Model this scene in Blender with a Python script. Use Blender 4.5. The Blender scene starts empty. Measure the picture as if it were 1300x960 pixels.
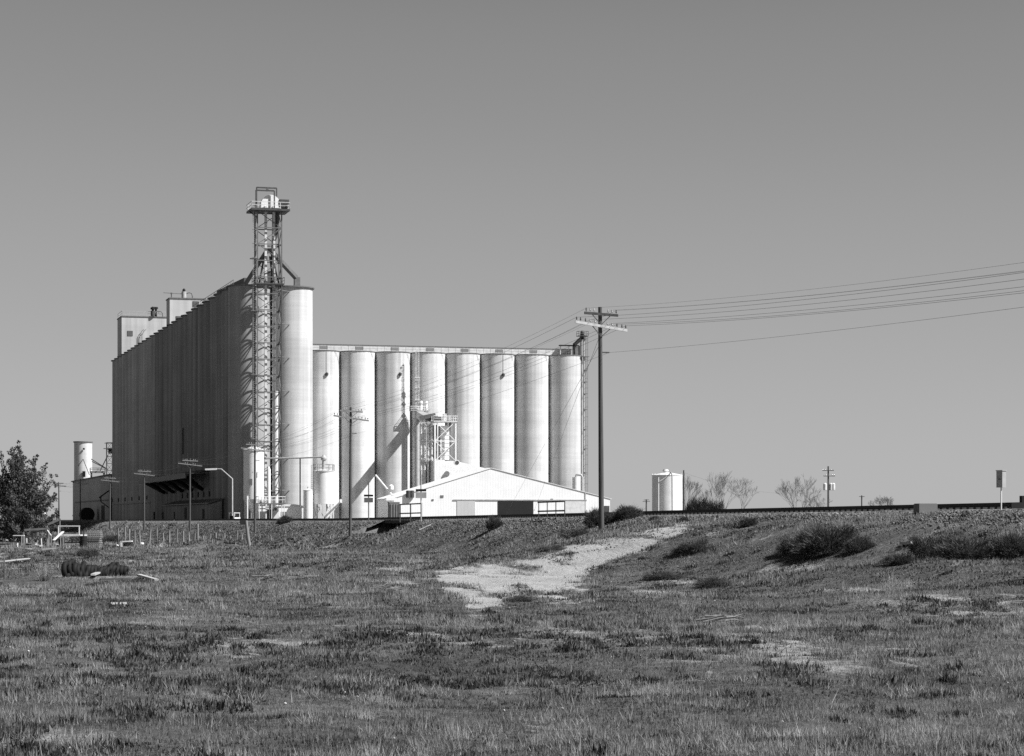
import bpy, bmesh, math, random
import numpy as np
from mathutils import Vector

random.seed(7)
RNG = np.random.default_rng(11)
SC = bpy.context.scene
COL = SC.collection
F = 2888.0                     # focal length in photograph pixels (1300 wide)
EYE = 2.2
HZ = 660.0                     # horizon row
PHI = math.radians(15.9)       # the railway, the poles and the elevator share this heading
E1 = Vector((-math.sin(PHI), math.cos(PHI), 0))   # along the tracks, away
E2 = Vector((math.cos(PHI), math.sin(PHI), 0))    # across the tracks, to the right
UP = Vector((0, 0, 1))
YARD = 1.55                    # ground level of the elevator yard


def P(px, py, d):
    return Vector(((px - 650) / F * d, d, EYE + (HZ - py) / F * d))


# ------------------------------------------------------------------ noise
def _hash(ix, iy, seed):
    h = (ix.astype(np.int64) * 374761393 + iy.astype(np.int64) * 668265263 + seed * 974634777) & 0xFFFFFFFF
    h = ((h ^ (h >> 13)) * 1274126177) & 0xFFFFFFFF
    h = h ^ (h >> 16)
    return (h & 0xFFFFFF) / float(0xFFFFFF)


def vnoise(x, y, s, seed=0):
    x = np.asarray(x, float) / s
    y = np.asarray(y, float) / s
    ix, iy = np.floor(x), np.floor(y)
    fx, fy = x - ix, y - iy
    fx = fx * fx * (3 - 2 * fx)
    fy = fy * fy * (3 - 2 * fy)
    a = _hash(ix, iy, seed); b = _hash(ix + 1, iy, seed)
    c = _hash(ix, iy + 1, seed); d = _hash(ix + 1, iy + 1, seed)
    return (a * (1 - fx) + b * fx) * (1 - fy) + (c * (1 - fx) + d * fx) * fy


def fbm(x, y, s, seed=0, n=4):
    t = 0; a = 1.0; w = 0
    for k in range(n):
        t = t + a * vnoise(x, y, s / 2 ** k, seed + k * 17); w += a; a *= .55
    return t / w


def sstep(a, b, x):
    t = np.clip((x - a) / (b - a), 0, 1)
    return t * t * (3 - 2 * t)


# ------------------------------------------------------------------ terrain
TRX, TRK = 45.0, math.tan(PHI)           # track centre line X = TRX - TRK * Y


def rail_z(y):
    return np.interp(y, [20, 60, 88, 121, 139, 180, 211, 275, 420, 800],
                     [3.0, 2.95, 2.87, 2.74, 2.63, 2.46, 2.34, 2.33, 2.2, 2.1])


def s_of(x, y):
    return (x - (TRX - TRK * y)) * math.cos(PHI)


def inpoly(px, py, poly):
    px = np.asarray(px); py = np.asarray(py)
    r = np.zeros(px.shape, bool)
    n = len(poly)
    for i in range(n):
        x0, y0 = poly[i]; x1, y1 = poly[(i + 1) % n]
        c = ((y0 > py) != (y1 > py))
        with np.errstate(divide='ignore', invalid='ignore'):
            xi = (x1 - x0) * (py - y0) / (y1 - y0 + 1e-12) + x0
        r ^= c & (px < xi)
    return r


CULV_Y = 182.5


def height(x, y):
    x = np.asarray(x, float); y = np.asarray(y, float)
    s = s_of(x, y)
    zr = rail_z(y)
    near = 1 - sstep(250, 700, np.hypot(x, y))
    f = (fbm(x, y, 14, 3) - .5) * .5 * near + (vnoise(x, y, 2.3, 9) - .5) * .12 * near
    f = f + .85 * sstep(5, 17, x) * sstep(34, 78, y) * (1 - sstep(250, 500, y))
    f = f - .25 * sstep(130, 230, y) * sstep(-5, -25, x)
    # low berm in front of the ditch on the right
    bx, by = x - 11.5, y - 70
    t = bx * .62 + by * -.78
    q = bx * .78 + by * .62
    f = f + .38 * np.exp(-(q / 2.2) ** 2) * np.exp(-(t / 16) ** 2)
    f = f - .30 * np.exp(-((q - 4.5) / 2.4) ** 2) * np.exp(-(t / 16) ** 2)
    # mound by the leaning post on the left
    f = f + .8 * np.exp(-(((x + 22.5) / 5.0) ** 2 + ((y - 176) / 5) ** 2))
    top = zr - .40
    w = 5.2 + 13 * np.exp(-((y - 104) / 15) ** 2)
    k = np.clip((-s - 2.3) / w, 0, 1)
    k = k * k * (3 - 2 * k) * .5 + k * .5
    zl = top + (f - top) * k
    zl = zl + (vnoise(x, y, 1.1, 5) - .5) * .12 * np.clip(k * 4, 0, 1) * near
    kr = np.clip((s - 2.3) / 3.0, 0, 1)
    yard = YARD + (fbm(x, y, 30, 21) - .5) * .25
    zrgt = top + (yard - top) * kr
    z = np.where(s < 0, zl, zrgt)
    # far beyond, both sides settle on the plain
    g = sstep(420, 800, y)
    z = z * (1 - g) + 1.4 * g
    # channel under the little trestle
    u = (y - CULV_Y) / math.cos(PHI)
    ch = (1 - sstep(6.0, 7.4, np.abs(u))) * (1 - sstep(6.5, 9.5, np.abs(s)))
    z = z - ch * np.clip(z - 1.0, 0, 3)
    # behind the camera the field lies level
    return z


def hz(x, y):
    return float(height(np.array([x]), np.array([y]))[0])


def ground_at(px, py, d0=14, d1=420):
    d = np.arange(d0, d1, .25)
    x = (px - 650) / F * d
    zray = EYE + (HZ - py) / F * d
    h = height(x, d)
    i = np.argmax(h >= zray)
    if h[i] < zray[i]:
        i = len(d) - 1
    return Vector((x[i], d[i], h[i]))


# ------------------------------------------------------------------ materials
MATS = {}


def mat(name, v, rough=.8, var=.25, scale=3.0, bump=0.0, bscale=None, stretch=(1, 1, 1), metal=0.0, spec=.3, detail=5.0):
    m = bpy.data.materials.new(name); m.use_nodes = True
    nt = m.node_tree; b = nt.nodes['Principled BSDF']
    b.inputs['Roughness'].default_value = rough
    b.inputs['Metallic'].default_value = metal
    b.inputs['Specular IOR Level'].default_value = spec
    tc = nt.nodes.new('ShaderNodeTexCoord'); mp = nt.nodes.new('ShaderNodeMapping')
    mp.inputs['Scale'].default_value = stretch
    nt.links.new(tc.outputs['Object'], mp.inputs['Vector'])
    n = nt.nodes.new('ShaderNodeTexNoise'); n.inputs['Scale'].default_value = scale; n.inputs['Detail'].default_value = detail
    nt.links.new(mp.outputs['Vector'], n.inputs['Vector'])
    r = nt.nodes.new('ShaderNodeMapRange')
    r.inputs['From Min'].default_value = .25; r.inputs['From Max'].default_value = .75
    r.inputs['To Min'].default_value = v * (1 - var); r.inputs['To Max'].default_value = v * (1 + var)
    nt.links.new(n.outputs['Fac'], r.inputs['Value'])
    nt.links.new(r.outputs['Result'], b.inputs['Base Color'])
    if bump:
        n2 = nt.nodes.new('ShaderNodeTexNoise'); n2.inputs['Scale'].default_value = bscale or scale * 4
        n2.inputs['Detail'].default_value = 6
        nt.links.new(mp.outputs['Vector'], n2.inputs['Vector'])
        bp = nt.nodes.new('ShaderNodeBump'); bp.inputs['Strength'].default_value = bump
        nt.links.new(n2.outputs['Fac'], bp.inputs['Height']); nt.links.new(bp.outputs['Normal'], b.inputs['Normal'])
    MATS[name] = m
    return m


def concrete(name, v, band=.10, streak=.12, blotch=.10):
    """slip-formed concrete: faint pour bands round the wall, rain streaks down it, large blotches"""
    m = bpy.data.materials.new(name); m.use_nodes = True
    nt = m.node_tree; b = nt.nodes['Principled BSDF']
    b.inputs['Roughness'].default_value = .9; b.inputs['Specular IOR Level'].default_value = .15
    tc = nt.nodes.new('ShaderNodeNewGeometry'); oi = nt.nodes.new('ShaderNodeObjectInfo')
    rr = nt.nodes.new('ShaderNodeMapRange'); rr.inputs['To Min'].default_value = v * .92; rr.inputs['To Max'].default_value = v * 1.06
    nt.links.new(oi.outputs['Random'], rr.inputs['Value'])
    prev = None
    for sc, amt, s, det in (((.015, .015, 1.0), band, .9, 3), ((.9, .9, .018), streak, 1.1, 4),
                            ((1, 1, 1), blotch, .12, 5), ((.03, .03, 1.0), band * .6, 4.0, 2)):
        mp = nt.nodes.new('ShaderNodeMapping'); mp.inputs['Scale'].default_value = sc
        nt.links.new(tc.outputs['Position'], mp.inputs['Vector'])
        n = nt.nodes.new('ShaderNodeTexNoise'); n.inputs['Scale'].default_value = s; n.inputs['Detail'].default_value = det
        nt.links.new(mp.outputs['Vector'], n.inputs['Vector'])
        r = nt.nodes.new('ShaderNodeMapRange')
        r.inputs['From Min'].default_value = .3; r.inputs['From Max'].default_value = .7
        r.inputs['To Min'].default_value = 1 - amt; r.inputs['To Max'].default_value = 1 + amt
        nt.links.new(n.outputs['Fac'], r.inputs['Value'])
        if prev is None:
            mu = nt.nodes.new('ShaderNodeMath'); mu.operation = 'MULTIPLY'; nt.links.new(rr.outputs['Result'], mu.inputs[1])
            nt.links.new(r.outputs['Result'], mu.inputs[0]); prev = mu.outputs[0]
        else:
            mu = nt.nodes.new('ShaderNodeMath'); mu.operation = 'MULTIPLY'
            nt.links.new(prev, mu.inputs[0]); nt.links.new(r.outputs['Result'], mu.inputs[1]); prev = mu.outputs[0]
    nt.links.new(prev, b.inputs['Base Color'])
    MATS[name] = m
    return m


def corrugated(name, v, axis, pitch=.35, var=.06):
    m = mat(name, v, rough=.6, var=var, scale=.5, spec=.3)
    nt = m.node_tree; b = nt.nodes['Principled BSDF']
    tc = nt.nodes.new('ShaderNodeTexCoord'); mp = nt.nodes.new('ShaderNodeMapping')
    mp.inputs['Rotation'].default_value = (0, 0, -PHI)
    nt.links.new(tc.outputs['Object'], mp.inputs['Vector'])
    w = nt.nodes.new('ShaderNodeTexWave'); w.bands_direction = axis; w.inputs['Scale'].default_value = .314 / pitch
    nt.links.new(mp.outputs['Vector'], w.inputs['Vector'])
    bp = nt.nodes.new('ShaderNodeBump'); bp.inputs['Strength'].default_value = .25; bp.inputs['Distance'].default_value = .04
    nt.links.new(w.outputs['Fac'], bp.inputs['Height']); nt.links.new(bp.outputs['Normal'], b.inputs['Normal'])
    return m


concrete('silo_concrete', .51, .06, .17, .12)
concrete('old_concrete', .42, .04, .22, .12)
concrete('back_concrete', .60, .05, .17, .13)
concrete('corner_shade_concrete', .34, .04, .2, .08)  # corner silo, base colour darkened partway to carry the row's shade
concrete('shade_painted_concrete', .26, .03, .30, .10)  # shade of the left wall put into the base colour, lean-to included
concrete('headhouse_plaster', .52, .03, .14, .14)
concrete('cast_concrete', .17, .05, .1, .25)
mat('roof_edge', .16, var=.3)
corrugated('white_sheet', .80, 'X')
corrugated('grey_sheet', .50, 'X', .3)
mat('white_paint', .78, rough=.5, var=.08, scale=1.2)
mat('offwhite_paint', .62, rough=.6, var=.15, scale=1.5)
mat('galvanised', .42, rough=.5, var=.2, scale=2)
mat('grey_steel', .15, rough=.6, var=.25, scale=2)
mat('dark_steel', .07, rough=.6, var=.3, scale=2)
mat('rail_steel', .035, rough=.7, var=.3, scale=5)
mat('black', .015, rough=.8, var=.3)
mat('rubber', .008, rough=.75, var=.4, scale=6, bump=.3)
mat('pole_wood', .085, rough=.9, var=.4, scale=4, stretch=(4, 4, .25), bump=.4)
mat('grey_wood', .22, rough=.9, var=.4, scale=4, stretch=(3, 3, .3), bump=.3)
mat('pale_wood', .42, rough=.9, var=.3, scale=5, bump=.2)
mat('post_wood', .16, rough=.95, var=.45, scale=5, stretch=(4, 4, .3), bump=.4)
mat('arm_wood', .07, rough=.9, var=.35, scale=4, bump=.3)
mat('pale_arm', .55, rough=.8, var=.3, scale=4)
mat('insulator_glass', .35, rough=.2, var=.2, spec=.6)
mat('wire', .18, rough=.5, var=.1)
mat('glass_dark', .02, rough=.15, var=.2, spec=.6)
mat('louvre', .22, rough=.7, var=.2)
mat('bark', .09, rough=.95, var=.4, scale=6, bump=.4)
mat('twig', .12, rough=.95, var=.3, scale=4)
mat('tie_wood', .05, rough=.95, var=.5, scale=5, bump=.4)
mat('stone', .17, rough=.95, var=.6, scale=2.2)


def leaf_mat(name, lo, hi, trans=.25):
    m = bpy.data.materials.new(name); m.use_nodes = True
    nt = m.node_tree; b = nt.nodes['Principled BSDF']
    b.inputs['Roughness'].default_value = .7; b.inputs['Specular IOR Level'].default_value = .2
    at = nt.nodes.new('ShaderNodeAttribute'); at.attribute_name = 'tone'
    r = nt.nodes.new('ShaderNodeMapRange'); r.inputs['To Min'].default_value = lo; r.inputs['To Max'].default_value = hi
    nt.links.new(at.outputs['Fac'], r.inputs['Value']); nt.links.new(r.outputs['Result'], b.inputs['Base Color'])
    t = nt.nodes.new('ShaderNodeBsdfTranslucent'); nt.links.new(r.outputs['Result'], t.inputs['Color'])
    mx = nt.nodes.new('ShaderNodeMixShader'); mx.inputs[0].default_value = trans
    out = nt.nodes['Material Output']
    nt.links.new(b.outputs[0], mx.inputs[1]); nt.links.new(t.outputs[0], mx.inputs[2]); nt.links.new(mx.outputs[0], out.inputs['Surface'])
    MATS[name] = m
    return m


leaf_mat('grass_blades', .025, .50)
leaf_mat('bush_leaves', .022, .15)
leaf_mat('dry_bush_leaves', .05, .22)
leaf_mat('tree_leaves', .035, .19, .3)


# ------------------------------------------------------------------ mesh builder
class MB:
    def __init__(self):
        self.v = []; self.f = []; self.smooth = []

    def add(self, vs, fs, smooth=False):
        n = len(self.v)
        self.v += [tuple(v) for v in vs]
        self.f += [tuple(i + n for i in f) for f in fs]
        self.smooth += [smooth] * len(fs)
        return self

    def frame(self, c, ax, ay, az):
        """box with half axes ax, ay, az round centre c"""
        c = Vector(c); ax = Vector(ax); ay = Vector(ay); az = Vector(az)
        vs = [c + ax * i + ay * j + az * k for k in (-1, 1) for j in (-1, 1) for i in (-1, 1)]
        return self.add(vs, [(0, 2, 3, 1), (4, 5, 7, 6), (0, 1, 5, 4), (2, 6, 7, 3), (0, 4, 6, 2), (1, 3, 7, 5)])

    def box(self, c, sx, sy, sz, a=E2, b=E1):
        """box with size sx along a, sy along b, sz up; c = centre of its base"""
        c = Vector(c) + UP * (sz / 2)
        return self.frame(c, a * (sx / 2), b * (sy / 2), UP * (sz / 2))

    def beam(self, p, q, w, h=None):
        p = Vector(p); q = Vector(q); h = h or w
        d = (q - p); L = d.length
        if L < 1e-6: return self
        d.normalize()
        s = d.cross(UP)
        if s.length < 1e-3: s = E2.copy()
        s.normalize(); t = s.cross(d)
        return self.frame((p + q) / 2, d * (L / 2), s * (w / 2), t * (h / 2))

    def tube(self, pts, r, n=8, cap=True, smooth=True):
        pts = [Vector(p) for p in pts]
        rs = r if isinstance(r, (list, tuple)) else [r] * len(pts)
        rings = []; s = None
        for i, p in enumerate(pts):
            d = (pts[min(i + 1, len(pts) - 1)] - pts[max(i - 1, 0)]).normalized()
            if s is None:
                s = d.cross(UP)
                if s.length < 1e-3: s = Vector((1, 0, 0))
            s = (s - d * s.dot(d)).normalized()
            t = d.cross(s)
            rings.append([p + (s * math.cos(2 * math.pi * k / n) + t * math.sin(2 * math.pi * k / n)) * rs[i] for k in range(n)])
        vs = [v for ring in rings for v in ring]
        fs = []
        for i in range(len(pts) - 1):
            for k in range(n):
                a = i * n + k; b = i * n + (k + 1) % n
                fs.append((a, b, b + n, a + n))
        self.add(vs, fs, smooth)
        if cap:
            self.add(rings[0], [tuple(range(n))[::-1]]); self.add(rings[-1], [tuple(range(n))])
        return self

    def lathe(self, c, prof, n=32, cap=True):
        """prof = (radius, height) pairs from the bottom up; every pair its own ring"""
        c = Vector(c)
        for (r0, z0), (r1, z1) in zip(prof[:-1], prof[1:]):
            vs = []
            for r, z in ((r0, z0), (r1, z1)):
                vs += [c + Vector((r * math.cos(2 * math.pi * k / n), r * math.sin(2 * math.pi * k / n), z)) for k in range(n)]
            self.add(vs, [(k, (k + 1) % n, (k + 1) % n + n, k + n) for k in range(n)], True)
        if cap:
            for r, z, flip in ((prof[0][0], prof[0][1], True), (prof[-1][0], prof[-1][1], False)):
                if r > 1e-3:
                    ring = [c + Vector((r * math.cos(2 * math.pi * k / n), r * math.sin(2 * math.pi * k / n), z)) for k in range(n)]
                    f = tuple(range(n)); self.add(ring, [f[::-1] if flip else f])
        return self

    def prism(self, ring, vec):
        """extrude a polygon (list of points) by vec"""
        n = len(ring); vec = Vector(vec)
        vs = [Vector(p) for p in ring] + [Vector(p) + vec for p in ring]
        self.add(vs, [tuple(range(n))[::-1], tuple(range(n, 2 * n))] + [(k, (k + 1) % n, (k + 1) % n + n, k + n) for k in range(n)])
        return self

    def build(self, name, m, parent=None, origin=None):
        o = Vector((0, 0, 0))
        if parent is not None:
            q = parent
            while q is not None: o = o + q.location; q = q.parent
        elif origin is not None:
            o = Vector(origin)
        me = bpy.data.meshes.new(name)
        me.from_pydata([(v[0] - o.x, v[1] - o.y, v[2] - o.z) for v in self.v], [], self.f)
        me.polygons.foreach_set('use_smooth', self.smooth)
        if any(self.smooth) and not all(self.smooth): pass
        me.materials.append(MATS[m] if isinstance(m, str) else m)
        bm = bmesh.new(); bm.from_mesh(me); bmesh.ops.recalc_face_normals(bm, faces=bm.faces); bm.to_mesh(me); bm.free()
        me.update()
        ob = bpy.data.objects.new(name, me); COL.objects.link(ob)
        if parent is not None: ob.parent = parent
        elif origin is not None: ob.location = o
        return ob


def tag(o, label=None, cat=None, group=None, kind=None):
    if label: o['label'] = label
    if cat: o['category'] = cat
    if group: o['group'] = group
    if kind: o['kind'] = kind
    return o


def thing(name, label, cat, loc, group=None):
    o = bpy.data.objects.new(name, None); o.empty_display_size = .5
    COL.objects.link(o); o.location = loc
    return tag(o, label, cat, group)


def copy_tree(o, parent=None):
    c = o.copy(); COL.objects.link(c); c.parent = parent
    for ch in list(o.children): copy_tree(ch, c)
    return c


def np_mesh(name, verts, faces, m, tone=None, quads=False, parent=None, origin=(0, 0, 0), smooth=False):
    """big meshes straight from arrays"""
    verts = np.asarray(verts, np.float32) - np.asarray(origin, np.float32)
    faces = np.asarray(faces, np.int32)
    k = faces.shape[1]
    me = bpy.data.meshes.new(name)
    me.vertices.add(len(verts)); me.vertices.foreach_set('co', verts.ravel())
    me.loops.add(faces.size); me.loops.foreach_set('vertex_index', faces.ravel())
    me.polygons.add(len(faces))
    me.polygons.foreach_set('loop_start', np.arange(0, faces.size, k, dtype=np.int32))
    me.polygons.foreach_set('loop_total', np.full(len(faces), k, np.int32))
    if smooth: me.polygons.foreach_set('use_smooth', np.ones(len(faces), bool))
    me.update(calc_edges=True)
    if tone is not None:
        for nm, arr in (tone if isinstance(tone, dict) else {'tone': tone}).items():
            a = me.attributes.new(nm, 'FLOAT', 'POINT'); a.data.foreach_set('value', np.asarray(arr, np.float32))
    me.materials.append(MATS[m] if isinstance(m, str) else m)
    ob = bpy.data.objects.new(name, me); COL.objects.link(ob)
    if parent is not None: ob.parent = parent
    else: ob.location = origin
    return ob


# ================================================================== GROUND
# bare patches, measured on the photograph and laid on the ground where they fall
ROAD = [(540, 728), (560, 722), (600, 720), (640, 713), (690, 706), (735, 697), (775, 688), (815, 678), (845, 669), (868, 661),
        (884, 662), (872, 672), (850, 684), (815, 698), (780, 708), (755, 720), (748, 733), (735, 742), (705, 740), (735, 752), (742, 764),
        (700, 762), (675, 748), (650, 745), (640, 752), (655, 765), (620, 778), (598, 777), (585, 760), (560, 742)]
PATCHES = [([(926, 800), (960, 793), (1010, 797), (1026, 812), (1005, 832), (960, 842), (925, 838)], .55),
           ([(345, 744), (388, 742), (390, 750), (360, 757), (342, 752)], .7),
           ([(250, 768), (330, 766), (332, 772), (262, 776)], .5),
           ([(300, 780), (345, 776), (335, 810), (330, 860), (270, 862), (285, 820)], .4),
           ([(795, 745), (860, 738), (900, 748), (870, 765), (810, 770)], .45),
           ([(1150, 690), (1195, 655), (1215, 660), (1200, 680), (1180, 700)], .3),
           ([(1055, 740), (1200, 738), (1200, 744), (1060, 748)], .2),
           ([(850, 855), (905, 840), (915, 848), (870, 868)], .5),
           ([(1020, 850), (1140, 845), (1150, 860), (1040, 868)], .4),
           ([(560, 838), (700, 828), (720, 838), (600, 860)], .25),
           ([(0, 712), (50, 706), (70, 716), (20, 722)], .35),
           ([(870, 672), (905, 668), (960, 676), (900, 684)], .35)]


def dirt_of(x, y, z):
    with np.errstate(divide='ignore', invalid='ignore'):
        yy = np.maximum(y, 1.0)
        px = 650 + F * x / yy
        py = HZ - F * (z - EYE) / yy
    d = np.zeros_like(x)
    ok = y > 15
    streak = fbm(s_of(x, y), y * .14, .9, 45, 4)
    coarse = fbm(x, y, 3.2, 41)
    for j in range(4):
        qx = px + (vnoise(x, y, 2.1, 31 + j * 10) - .5) * 1500 / yy + (vnoise(x, y, .45, 33 + j * 10) - .5) * 2300 / yy
        qy = py + ((vnoise(x, y, 2.4, 32 + j * 10) - .5) * 1500 + (vnoise(x, y, .5, 34 + j * 10) - .5) * 1500) / yy
        r = inpoly(qx, qy, ROAD) & ok
        d += np.where(r, .25 * np.clip(.66 + 1.1 * (coarse - .40) + 2.3 * (streak - .45), .05, 1), 0)
        for poly, a in PATCHES:
            q = inpoly(qx, qy, poly) & ok
            d += np.where(q, .25 * a * np.clip(.4 + 2.2 * (fbm(x, y, 1.2, 43) - .42) + 1.2 * (streak - .45), 0, 1), 0)
    n = fbm(x, y, 5, 51, 5)
    d = np.maximum(d, .40 * sstep(.565, .69, n) * np.clip(.3 + 1.8 * (streak - .3), 0, 1))
    return np.clip(d, 0, 1)


TAZ = np.radians(np.arange(-25, 25.001, .07))
TLR = np.arange(math.log(15), math.log(330), .0085)


def build_dirt_table():
    A, L = np.meshgrid(TAZ, TLR); R = np.exp(L)
    x = (R * np.sin(A)).ravel(); y = (R * np.cos(A)).ravel()
    return dirt_of(x, y, height(x, y)).reshape(A.shape)


DIRT = build_dirt_table()


def dirt_at(x, y):
    """bare-soil amount looked up in the table"""
    a = np.clip((np.arctan2(x, y) - TAZ[0]) / (TAZ[1] - TAZ[0]), 0, len(TAZ) - 1.001)
    l = np.clip((np.log(np.hypot(x, y)) - TLR[0]) / .0085, 0, len(TLR) - 1.001)
    i = a.astype(int); j = l.astype(int); fa = a - i; fl = l - j
    return (DIRT[j, i] * (1 - fa) + DIRT[j, i + 1] * fa) * (1 - fl) + (DIRT[j + 1, i] * (1 - fa) + DIRT[j + 1, i + 1] * fa) * fl


def make_ground():
    az = np.concatenate([np.arange(-180, -24, 4), np.arange(-24, -15.2, .4), np.arange(-15.2, 15.2, .07), np.arange(15.2, 24, .4), np.arange(24, 180, 4)])
    az = np.radians(az)
    rad = [2.0]
    while rad[-1] < 7000:
        r = rad[-1]
        rad.append(r * (1.0085 if 16 < r < 330 else (1.03 if r < 900 else 1.10)))
    rad = np.array(rad)
    A, R = np.meshgrid(az, rad)
    x = (R * np.sin(A)).ravel(); y = (R * np.cos(A)).ravel()
    z = height(x, y)
    back = y < 5
    z = np.where(back, z, z)
    d = dirt_of(x, y, z)
    na, nr = len(az), len(rad)
    i = np.arange(nr - 1)[:, None] * na; j = np.arange(na)[None, :]; j2 = (j + 1) % na
    fa = np.stack([i + j, i + j2, i + na + j2, i + na + j], -1).reshape(-1, 4)
    n0 = len(x)
    s = s_of(x, y)
    grav = (1 - sstep(.6, 2.6, np.abs(s + 2.6) - .9)) * .8 * (y > 20)
    gr = np.maximum(np.where((s > 2) & (y < 800) & (y > 100), .7, 0), np.clip(grav, 0, 1))
    tri_c = len(x)
    x = np.append(x, 0.0); y = np.append(y, 0.0); z = np.append(z, hz(0, 0)); d = np.append(d, 0); gr = np.append(gr, 0)
    m = bpy.data.materials.new('ground_soil'); m.use_nodes = True
    nt = m.node_tree; b = nt.nodes['Principled BSDF']; b.inputs['Roughness'].default_value = .95; b.inputs['Specular IOR Level'].default_value = .1
    tc = nt.nodes.new('ShaderNodeTexCoord')

    def noise(sc, det=6, rough=.6):
        n = nt.nodes.new('ShaderNodeTexNoise'); n.inputs['Scale'].default_value = sc; n.inputs['Detail'].default_value = det
        n.inputs['Roughness'].default_value = rough
        nt.links.new(tc.outputs['Object'], n.inputs['Vector']); return n.outputs['Fac']

    def rng(src, a, b_, c, e):
        r = nt.nodes.new('ShaderNodeMapRange'); r.inputs['From Min'].default_value = a; r.inputs['From Max'].default_value = b_
        r.inputs['To Min'].default_value = c; r.inputs['To Max'].default_value = e
        nt.links.new(src, r.inputs['Value']); return r.outputs['Result']

    def mixf(fac, a, c):
        mx = nt.nodes.new('ShaderNodeMix'); mx.data_type = 'FLOAT'
        nt.links.new(fac, mx.inputs['Factor']); nt.links.new(a, mx.inputs[2]); nt.links.new(c, mx.inputs[3]); return mx.outputs[0]

    def mul(a, c):
        q = nt.nodes.new('ShaderNodeMath'); q.operation = 'MULTIPLY'; nt.links.new(a, q.inputs[0]); nt.links.new(c, q.inputs[1]); return q.outputs[0]
    soil = mul(rng(noise(.25, 6), .3, .7, .065, .15), rng(noise(3.0, 8, .8), .3, .7, .3, 1.7))
    dirt = mul(rng(noise(.5, 6), .3, .7, .32, .46), rng(noise(6, 8, .8), .3, .7, .7, 1.2))
    grv = mul(rng(noise(.4, 4), .3, .7, .12, .2), rng(noise(7, 8, .9), .35, .65, .3, 1.8))
    a1 = nt.nodes.new('ShaderNodeAttribute'); a1.attribute_name = 'dirt'
    a2 = nt.nodes.new('ShaderNodeAttribute'); a2.attribute_name = 'gravel'
    fine = rng(noise(2.2, 8, .8), .35, .65, .65, 1.3)
    ad = nt.nodes.new('ShaderNodeMath'); ad.operation = 'MULTIPLY_ADD'; ad.inputs[1].default_value = 1.5
    nt.links.new(a1.outputs['Fac'], ad.inputs[0]); nt.links.new(rng(noise(3.1, 9, .85), .3, .7, -.85, .15), ad.inputs[2])
    fd = rng(ad.outputs[0], -.05, .35, 0, 1)
    c = mixf(fd, soil, dirt)
    c = mixf(a2.outputs['Fac'], c, grv)
    nt.links.new(c, b.inputs['Base Color'])
    bp = nt.nodes.new('ShaderNodeBump'); bp.inputs['Strength'].default_value = .9; bp.inputs['Distance'].default_value = .12
    nt.links.new(noise(5, 8, .75), bp.inputs['Height']); nt.links.new(bp.outputs['Normal'], b.inputs['Normal'])
    MATS['ground_soil'] = m
    verts = np.stack([x, y, z], -1)
    fc = np.stack([np.full(na, tri_c), np.arange(na), (np.arange(na) + 1) % na], -1)
    me = bpy.data.meshes.new('ground')
    me.vertices.add(len(verts)); me.vertices.foreach_set('co', verts.astype(np.float32).ravel())
    loops = np.concatenate([fa[:, ::-1].ravel(), fc[:, ::-1].ravel()]).astype(np.int32)
    ls = np.concatenate([np.arange(len(fa)) * 4, len(fa) * 4 + np.arange(na) * 3]).astype(np.int32)
    lt = np.concatenate([np.full(len(fa), 4), np.full(na, 3)]).astype(np.int32)
    me.loops.add(len(loops)); me.loops.foreach_set('vertex_index', loops)
    me.polygons.add(len(ls)); me.polygons.foreach_set('loop_start', ls); me.polygons.foreach_set('loop_total', lt)
    me.polygons.foreach_set('use_smooth', np.ones(len(ls), bool))
    me.update(calc_edges=True)
    for nm, arr in (('dirt', d), ('gravel', gr)):
        at = me.attributes.new(nm, 'FLOAT', 'POINT'); at.data.foreach_set('value', arr.astype(np.float32))
    me.materials.append(m)
    o = bpy.data.objects.new('ground', me); COL.objects.link(o)
    tag(o, kind='structure')


make_ground()


# ------------------------------------------------------------------ grass
def blades(n, x, y, hgt, wid, tone, lean=.95, seg2=False):
    """triangular blades standing on the ground; returns verts, faces, tone"""
    z = height(x, y) - .02
    a = RNG.uniform(0, 2 * math.pi, n); la = RNG.uniform(0, 2 * math.pi, n)
    ln = np.minimum(np.abs(RNG.normal(0, lean, n)), 1.6) * hgt
    wx, wy = np.cos(a) * wid / 2, np.sin(a) * wid / 2
    dx, dy = np.cos(la) * ln, np.sin(la) * ln
    hz_ = np.sqrt(np.maximum(hgt ** 2 - ln ** 2, (.25 * hgt) ** 2))
    if not seg2:
        v = np.empty((n, 3, 3))
        v[:, 0] = np.stack([x - wx, y - wy, z], -1); v[:, 1] = np.stack([x + wx, y + wy, z], -1)
        v[:, 2] = np.stack([x + dx, y + dy, z + hz_], -1)
        f = np.arange(n * 3).reshape(n, 3)
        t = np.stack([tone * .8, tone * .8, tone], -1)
        return v.reshape(-1, 3), f, t.ravel()
    v = np.empty((n, 5, 3))
    v[:, 0] = np.stack([x - wx, y - wy, z], -1); v[:, 1] = np.stack([x + wx, y + wy, z], -1)
    mx, my, mz = x + dx * .3, y + dy * .3, z + hz_ * .62
    v[:, 2] = np.stack([mx + wx * .8, my + wy * .8, mz], -1); v[:, 3] = np.stack([mx - wx * .8, my - wy * .8, mz], -1)
    v[:, 4] = np.stack([x + dx, y + dy, z + hz_], -1)
    b = np.arange(n)[:, None] * 5
    f = np.concatenate([b + np.array([[0, 1, 2]]), b + np.array([[0, 2, 3]]), b + np.array([[3, 2, 4]])], 0)
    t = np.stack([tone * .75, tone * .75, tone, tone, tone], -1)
    return v.reshape(-1, 3), f, t.ravel()


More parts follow.
